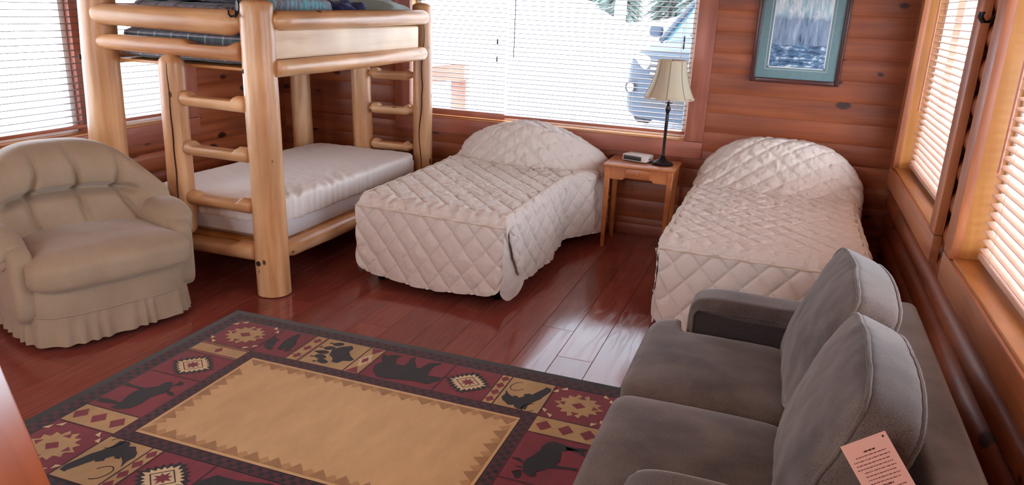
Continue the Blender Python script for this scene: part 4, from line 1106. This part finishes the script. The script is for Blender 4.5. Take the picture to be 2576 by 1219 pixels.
# ------------------------------------------------------------------ dining table at the near left
tb_ = tag(empty('dining_table', (-1.63, 1.14, 0), -.5236), 'orange varnished wooden table, corner overlapping the rug', 'table')
bb('tabletop', -.72, .95, -.80, 0, .715, .75, M['tablewood'], tb_, .006)
for x in (-.66, .89):
    for y in (-.74, -.06): bb('leg', x-.03, x+.03, y-.03, y+.03, 0, .715, M['tablewood'], tb_, .006)
bb('apron', -.63, .86, -.075, -.055, .63, .715, M['tablewood'], tb_, .003); bb('apron', -.63, .86, -.745, -.725, .63, .715, M['tablewood'], tb_, .003)

# ------------------------------------------------------------------ framed picture
PX0, PX1, PZ0, PZ1, PY = -.272, .343, 1.293, 2.11, 5.985
pic = tag(empty('framed_picture', ((PX0+PX1)/2, PY, PZ0)), 'framed print of a blue glacier with teal mat', 'picture')
pinv = Matrix.Translation(-pic.location)
def PP(o): o.matrix_parent_inverse = pinv; return o
M['frame'] = wood('walnut_frame', srgb(96, 52, 46), srgb(78, 40, 38), srgb(58, 28, 28), 'z', .3, 10, 0, 1, .05, .02)
fw = .032
for (a, b, c, d) in ((PX0, PX0+fw, PZ0, PZ1), (PX1-fw, PX1, PZ0, PZ1), (PX0+fw, PX1-fw, PZ0, PZ0+fw), (PX0+fw, PX1-fw, PZ1-fw, PZ1)):
    PP(MB().bbox(a, b, PY-.022, PY+.01, c, d, .007, seg=3).build('frame_side', M['frame'], pic))
PP(bb('mat_board', PX0+fw-.002, PX1-fw+.002, PY-.004, PY, PZ0+fw-.002, PZ1-fw+.002, plain('teal_mat', srgb(112, 142, 146), .8, .06, 30), pic, .0005))
ml = MB()
def ringz(mb, a, b, c, d, t, y): 
    for r_ in ((a, b, c, c+t), (a, b, d-t, d), (a, a+t, c, d), (b-t, b, c, d)): mb.box(r_[0], r_[1], y-.0006, y, r_[2], r_[3])
ringz(ml, PX0+.094, PX1-.094, PZ0+.094, PZ1-.094, .003, PY-.0045); PP(ml.build('mat_line', plain('pale_mat_line', srgb(196, 206, 204), .8), pic, False))
ml = MB(); ringz(ml, PX0+.112, PX1-.112, PZ0+.108, PZ1-.108, .008, PY-.0045); PP(ml.build('mat_bevel', plain('white_mat_bevel', srgb(214, 220, 220), .8), pic, False))
def glacier():
    m, nt, b = base('glacier_print', .35); L = nt.links.new
    tc = nd(nt, 'ShaderNodeTexCoord'); sp_ = nd(nt, 'ShaderNodeSeparateXYZ'); L(tc.outputs['Generated'], sp_.inputs[0])
    mpv = nd(nt, 'ShaderNodeMapping'); mpv.inputs['Scale'].default_value = (7, 1, 2.0); L(tc.outputs['Generated'], mpv.inputs[0])
    nv_ = nd(nt, 'ShaderNodeTexNoise', i_Scale=1.6, i_Detail=6.0, i_Roughness=.6, i_Distortion=.8); L(mpv.outputs[0], nv_.inputs['Vector'])
    ice = ramp(nt, [(.32, srgb(62, 84, 110)), (.42, srgb(120, 146, 172)), (.6, srgb(142, 164, 190)), (.72, srgb(196, 214, 224))], nv_.outputs['Fac'])
    mph = nd(nt, 'ShaderNodeMapping'); mph.inputs['Scale'].default_value = (3, 1, 16); L(tc.outputs['Generated'], mph.inputs[0])
    nh = nd(nt, 'ShaderNodeTexNoise', i_Scale=1.5, i_Detail=6.0, i_Roughness=.65); L(mph.outputs[0], nh.inputs['Vector'])
    sea = ramp(nt, [(.36, srgb(44, 58, 80)), (.48, srgb(84, 122, 158)), (.56, srgb(120, 160, 190)), (.60, srgb(222, 232, 236))], nh.outputs['Fac'])
    # icy crest line towards the top
    cn = nd(nt, 'ShaderNodeTexNoise', i_Scale=9.0, i_Detail=4.0); L(tc.outputs['Generated'], cn.inputs['Vector'])
    cz = nd(nt, 'ShaderNodeMath', operation='MULTIPLY_ADD'); L(cn.outputs['Fac'], cz.inputs[0]); cz.inputs[1].default_value = .22; L(sp_.outputs[2], cz.inputs[2])
    cm = ramp(nt, [(.68, (0, 0, 0)), (.76, (1, 1, 1))], cz.outputs[0])
    up = ramp(nt, [(.4, srgb(150, 190, 204)), (.6, srgb(226, 236, 238))], nv_.outputs['Fac'])
    m1 = nd(nt, 'ShaderNodeMix', data_type='RGBA'); L(cm.outputs[0], m1.inputs[0]); L(ice.outputs[0], m1.inputs[6]); L(up.outputs[0], m1.inputs[7])
    wl = nd(nt, 'ShaderNodeMath', operation='MULTIPLY_ADD'); L(cn.outputs['Fac'], wl.inputs[0]); wl.inputs[1].default_value = .05; L(sp_.outputs[2], wl.inputs[2])
    wm = ramp(nt, [(.285, (0, 0, 0)), (.30, (1, 1, 1))], wl.outputs[0])
    m2 = nd(nt, 'ShaderNodeMix', data_type='RGBA'); L(wm.outputs[0], m2.inputs[0]); L(sea.outputs[0], m2.inputs[6]); L(m1.outputs[2], m2.inputs[7])
    L(m2.outputs[2], b.inputs['Base Color']); return m
PP(bb('print', PX0+.118, PX1-.118, PY-.0048, PY-.004, PZ0+.114, PZ1-.114, glacier(), pic, .0002))

# hook on the log between the right windows
h2 = tag(empty('coat_hook', (.772, 3.76, 1.80)), 'dark metal hook on log between right wall windows', 'hook')
MB().bbox(0, .006, -.018, .018, -.03, .05, .003).build('plate', M['bronze'], h2)
for s in (-1, 1): MB().tube([(0, s*.01, .0), (-.02, s*.018, -.03), (-.045, s*.026, -.032), (-.058, s*.03, -.012), (-.056, s*.03, .008)], [.007, .007, .006, .006, .008], 10).build('prong', M['bronze'], h2)

# ------------------------------------------------------------------ unseen fill lights added behind the viewer to brighten camera-facing sides
mglow, ntg, bgl = base('fill_glow', .4, (1, .95, .88, 1)); bgl.inputs['Emission Color'].default_value = (1, .93, .86, 1); bgl.inputs['Emission Strength'].default_value = 2.0
for k, (x, y) in enumerate(((-1.0, -.2), (-2.7, -.8))):
    c_ = tag(empty('fill_light', (x, y, ZC)), ('added fill light in a frosted bowl, unseen behind the viewer near right wall', 'added fill light in a frosted bowl, unseen behind the viewer near front window')[k], 'fill light')
    MB().lathe([(.16, 0), (.17, -.015), (.17, -.03), (.15, -.035)], 32).build('rim', M['bronze'], c_)
    MB().lathe([(.15, -.03), (.145, -.06), (.11, -.09), (.05, -.105), (.005, -.108)], 32).build('bowl', mglow, c_)
    l = bpy.data.lights.new('fill_bulb', 'POINT'); l.energy = FILL_W; l.color = (1, .95, .90); l.shadow_soft_size = .2
    lo = bpy.data.objects.new('fill_bulb', l); COL.objects.link(lo); lo.parent = c_; lo.location = (0, 0, -.3)

# ------------------------------------------------------------------ outdoors
M['snow'] = plain('snow', (.86, .89, .93, 1), .8, .03, 3, .3)
GZ = .10
def ground(u, v):
    x = -16+34*u; y = 6.35+34*v
    z = GZ-.05+.05*fbm(x*.5, y*.5, 0, 3)
    # plowed banks behind the parking place
    bank = sm(15, 18.5, y)*(1.95+.4*noise.noise((x*.25+2, 4, 0))+.22*noise.noise((x*.9, y*.7, 1)))
    bank *= 1-.9*math.exp(-((x+4.2)/1.3)**2)*.35
    z += bank
    return (x, y, z)
g = MB().grid(ground, 120, 110).build('snow_ground', M['snow'], None, True, 180); struct(g, 'bright snow covered yard with plowed banks')
def ground2(u, v):
    y = -6+46*v; return (1.05+14*u, y, GZ-.15+.05*fbm(u*7, y*.5, 3, 3))
g = MB().grid(ground2, 30, 60).build('snow_side_yard', M['snow'], None, True, 180); struct(g, 'snow beside the right wall')
g = MB().grid(lambda u, v: (-18+13.3*u, -6+12.3*v, GZ-.1+.05*fbm(u*7, v*9, 5, 3)), 30, 30).build('snow_left_yard', M['snow'], None, True, 180); struct(g, 'snow beyond the left window')

# wooden deck railing outside the back window
M['rail'] = wood('weathered_rail', srgb(170, 132, 116), srgb(152, 114, 98), srgb(128, 92, 78), 'x', .7, 12, 0, 1, .1, .05)
rl = tag(empty('deck_railing', (-3.42, 7.9, GZ)), 'reddish wooden deck railing in the snow outside back window', 'railing')
rl.rotation_euler = (0, 0, 0)
bb('post', -.11, .07, -.045, .045, -.1, 1.0, M['rail'], rl, .006)
v, f = bev_box(-2.4, .07, -.02, .02, -.09, .09, .005, 1)
o = MB().add([(a, b-.066, c+.92+a*.13) for a, b, c in v], f).build('top_board', M['rail'], rl)
bb('post', -1.9, -1.78, -.045, .045, -.1, .78, M['rail'], rl, .006)
v, f = bev_box(-2.4, .07, -.03, .05, 0, .05, .02, 2); MB().add([(a, b-.066, c+1.012+a*.13) for a, b, c in v], f).build('snow_cap', M['snow'], rl)

# parked car, nose towards the window
M['paint'] = plain('silver_blue_paint', srgb(46, 57, 68), .5, .02, 4, 0, **{'Specular IOR Level': .25})
M['darkplastic'] = plain('bumper_plastic', srgb(26, 28, 32), .5, .05)
M['tyre'] = plain('tyre_rubber', srgb(34, 34, 36), .9, .1)
M['chrome'] = plain('chrome', srgb(210, 214, 218), .12, 0, 8, 0, Metallic=1.0)
M['lens'] = plain('headlight_lens', srgb(222, 218, 214), .08, .02)
M['carglass'] = plain('tinted_glass', srgb(60, 92, 104), .12)
M['amber'] = plain('amber_lens', srgb(214, 150, 120), .2)
CX, CY = -1.45, 10.85
car = tag(empty('car', (CX, CY, GZ), -.26), 'silver blue car parked in snow outside back window', 'car')
car.scale = (1, 1, 1.12)
# body cross sections: y from the nose, half width, sill height, shoulder height, crown height at the centre line
ST = [(.00, .62, .20, .66, .70), (.04, .74, .15, .80, .86), (.14, .84, .13, .92, 1.00), (.35, .90, .15, .99, 1.07), (.8, .92, .21, 1.04, 1.13), (1.3, .925, .21, 1.08, 1.17), (1.7, .925, .22, 1.10, 1.18), (2.6, .925, .22, 1.11, 1.18), (3.6, .92, .22, 1.12, 1.18), (4.2, .88, .25, 1.08, 1.14), (4.42, .80, .32, .98, 1.02)]
bm_ = MB()
def ring(st):
    y, w, s, h, c = st; p = []
    for x, z in ((0, s), (.7*w, s), (.93*w, s+.04), (.99*w, s+.16), (1.0*w, (s+h)/2), (.985*w, h-.14), (.94*w, h-.03), (.86*w, h+.005), (.5*w, (h+c)/2+.02), (0, c)): p.append((x, y, z))
    return p+[(-x, yy, z) for x, yy, z in p[-2:0:-1]]
rs = [ring(s) for s in ST]; nr = len(rs[0]); vv = [q for r in rs for q in r]; ff = []
for i in range(len(rs)-1):
    for j in range(nr): ff.append((i*nr+j, i*nr+(j+1) % nr, (i+1)*nr+(j+1) % nr, (i+1)*nr+j))
ff += [tuple(range(nr)), tuple((len(rs)-1)*nr+j for j in range(nr))]
b_ = MB().add(vv, ff).build('body', M['paint'], car, True, 50); ss_ = b_.modifiers.new('smooth', 'SUBSURF'); ss_.levels = 1; ss_.render_levels = 2
# cabin: glass house and roof
def cab(y0, y1, w0, z0, y2, y3, w1, z1):
    return [(-w0, y0, z0), (w0, y0, z0), (w0, y1, z0), (-w0, y1, z0), (-w1, y2, z1), (w1, y2, z1), (w1, y3, z1), (-w1, y3, z1)]
cv = cab(1.22, 4.1, .80, 1.10, 2.05, 3.85, .62, 1.66)
MB().add(cv, [(0, 1, 5, 4), (1, 2, 6, 5), (2, 3, 7, 6), (3, 0, 4, 7)]).build('glass_house', M['carglass'], car, False)
v, f = rbox((1.30, 1.95, .10), (6,), (14, 16, 6), lambda q, u: (q.x, q.y, q.z-.03*u.x**2)); o = MB().add(v, f).build('roof', M['paint'], car); o.location = (0, 2.97, 1.69)
for s in (-1, 1):
    MB().tube([(s*.81, 1.16, 1.10), (s*.73, 1.55, 1.37), (s*.63, 2.05, 1.67)], [.045, .038, .04], 10).build('windscreen_pillar', M['paint'], car)
    MB().tube([(s*.80, 2.75, 1.1), (s*.64, 2.85, 1.66)], .04, 8).build('door_pillar', M['paint'], car)
    mr_ = empty('wing_mirror', parent=car)
    v, f = rbox((.22, .12, .16), (3.5,), (12, 8, 10)); o = MB().add(v, f).build('housing', M['paint'], mr_); o.location = (s*1.02, 1.42, 1.21)
    MB().tube([(s*.84, 1.40, 1.12), (s*.95, 1.42, 1.16)], .02, 8).build('arm', M['darkplastic'], mr_)
    # headlamp, fog lamp, wheel
    v, f = rbox((.42, .16, .2), (4,), (14, 8, 10), lambda q, u, s=s: (q.x, q.y+.24*abs(u.x*s+1)**2*.28, q.z+.04*u.x*s)); o = MB().add(v, f).build('headlamp', M['lens'], car); o.location = (s*.66, .10, .86)
    fo = MB().lathe([(.075, .02), (.075, .05), (.06, .05), (.058, .03)], 24, Matrix.Translation((s*.70, .02, .54)) @ Matrix.Rotation(PI/2, 4, 'X'), cap=False).build('fog_lamp_ring', M['darkplastic'], car)
    MB().lathe([(0, .04), (.057, .035), (.057, .0)], 24, Matrix.Translation((s*.70, .02, .54)) @ Matrix.Rotation(PI/2, 4, 'X'), cap=False).build('lens', M['lens'], fo)
    for y in (.85, 3.55):
        wh = MB().lathe([(.2, -.1), (.30, -.1), (.345, -.07), (.345, .07), (.30, .1), (.2, .1)], 32, Matrix.Translation((s*.83, y, .335)) @ Matrix.Rotation(PI/2, 4, 'Y')).build('wheel', M['tyre'], car)
        MB().lathe([(0, .11), (.05, .11), (.2, .09), (.21, .1)], 20, Matrix.Translation((s*.83, y, .335)) @ Matrix.Rotation(s*PI/2, 4, 'Y'), cap=False).build('rim', M['chrome'], wh)
    for k in range(3): MB().tube([(s*(.58+.02*k), .03-.01*k, .36+.0*k), (s*.82, .16, .36)], .012, 6).build('bumper_strake', M['darkplastic'], car) if k == 0 else None
gr = empty('grille', parent=car)
bb('surround', -.42, .42, -.03, .08, .68, .90, M['darkplastic'], gr, .02)
for k in range(3): bb('bar', -.40, .40, -.045, -.02, .72+.065*k, .745+.065*k, M['chrome'], gr, .008)
MB().lathe([(0, .02), (.05, .018), (.075, .006), (.08, 0)], 20, Matrix.Translation((0, -.045, .79)) @ Matrix.Rotation(PI/2, 4, 'X') @ Matrix.Diagonal((1.3, .7, 1, 1))).build('badge', M['chrome'], gr)
bb('lower_intake', -.5, .5, -.005, .06, .30, .44, M['darkplastic'], car, .02)
bb('number_plate', -.16, .16, -.03, .0, .50, .62, plain('plate_yellow', srgb(226, 196, 96), .5), car, .004)
for s in (-1, 1): MB().tube([(s*.1-.25, 1.18, 1.19), (s*.1+.1, 1.20, 1.20), (s*.1+.45, 1.22, 1.19)], .012, 6).build('wiper', M['black_plastic'], car)
MB().tube([(.80*math.cos(PI*k/24), .30-.23*math.sin(PI*k/24), .945+.05*math.sin(PI*k/24)) for k in range(25)], .006, 6).build('bonnet_seam', M['darkplastic'], car)

# trees beyond the snow bank
M['needles'] = plain('spruce_needles', srgb(88, 100, 92), .9, .4, 3)
M['bark'] = plain('grey_bark', srgb(118, 112, 108), .9, .3, 5)
def spruce(x, y, h, seed):
    t = tag(empty('spruce_tree', (x, y, GZ+1.0)), 'dark spruce tree beyond the snow bank', 'tree', 'spruce trees beyond the snow bank')
    MB().tube([(0, 0, 0), (0, 0, h*.5), (0, 0, h)], [.16, .1, .02], 8).build('trunk', M['bark'], t)
    r = random.Random(seed); mb = MB()
    for lv in range(34):
        z = .1+(h-.3)*lv/34; R = (1-lv/34)*h*.15+.12; nb = 15
        for k in range(nb):
            a = 2*PI*(k+r.random())/nb; L_ = R*(.8+.4*r.random()); c, s = math.cos(a), math.sin(a); w_ = L_*.10
            mb.add([(0, 0, z+.12), (c*L_*.6-s*w_, s*L_*.6+c*w_, z-.1*L_), (c*L_, s*L_, z-.32*L_), (c*L_*.6+s*w_, s*L_*.6-c*w_, z-.1*L_), (c*L_*.55, s*L_*.55, z+.05)], [(0, 1, 4), (1, 2, 4), (2, 3, 4), (3, 0, 4), (0, 3, 2, 1)])
    mb.build('foliage', M['needles'], t, False)
for i in range(13): spruce(-14.5+i*1.22, 22.0+1.7*(i % 2), 5.5+.8*math.sin(i*1.3), i)
for i, x in enumerate((-7.9, -5.46, -4.3)):
    t = tag(empty('birch_trunk', (x, 20.0, GZ+1.1)), 'pale bare tree trunk in front of the spruces', 'tree', 'pale trunks beyond the snow bank')
    tr = MB().tube([(0, 0, 0), (.05, 0, 2), (.02, 0, 4.5)], [.16, .13, .08], 10).build('trunk', plain('pale_bark', srgb(170, 170, 172), .9, .2, 6) if i == 0 else bpy.data.materials['pale_bark'], t)
    for k in range(6):
        a = k*2.4; MB().tube([(.03, 0, 1.2+k*.45), (.03+.5*math.cos(a), .5*math.sin(a), 1.7+k*.45), (.03+.8*math.cos(a), .8*math.sin(a), 2.3+k*.45)], [.04, .025, .01], 6).build('branch', bpy.data.materials['pale_bark'], t)
# porch post outside the right corner
pp = tag(empty('porch_post', (1.16, 5.72, GZ-.1)), 'grey-brown porch post outside right wall window', 'post')
MB().tube([(0, 0, 0), (0, 0, 2.6)], .085, 16).build('shaft', plain('weathered_post', srgb(120, 100, 92), .8, .15, 5), pp)
bb('base_block', -.1, .1, -.1, .1, 0, .12, bpy.data.materials['weathered_post'], pp, .01)
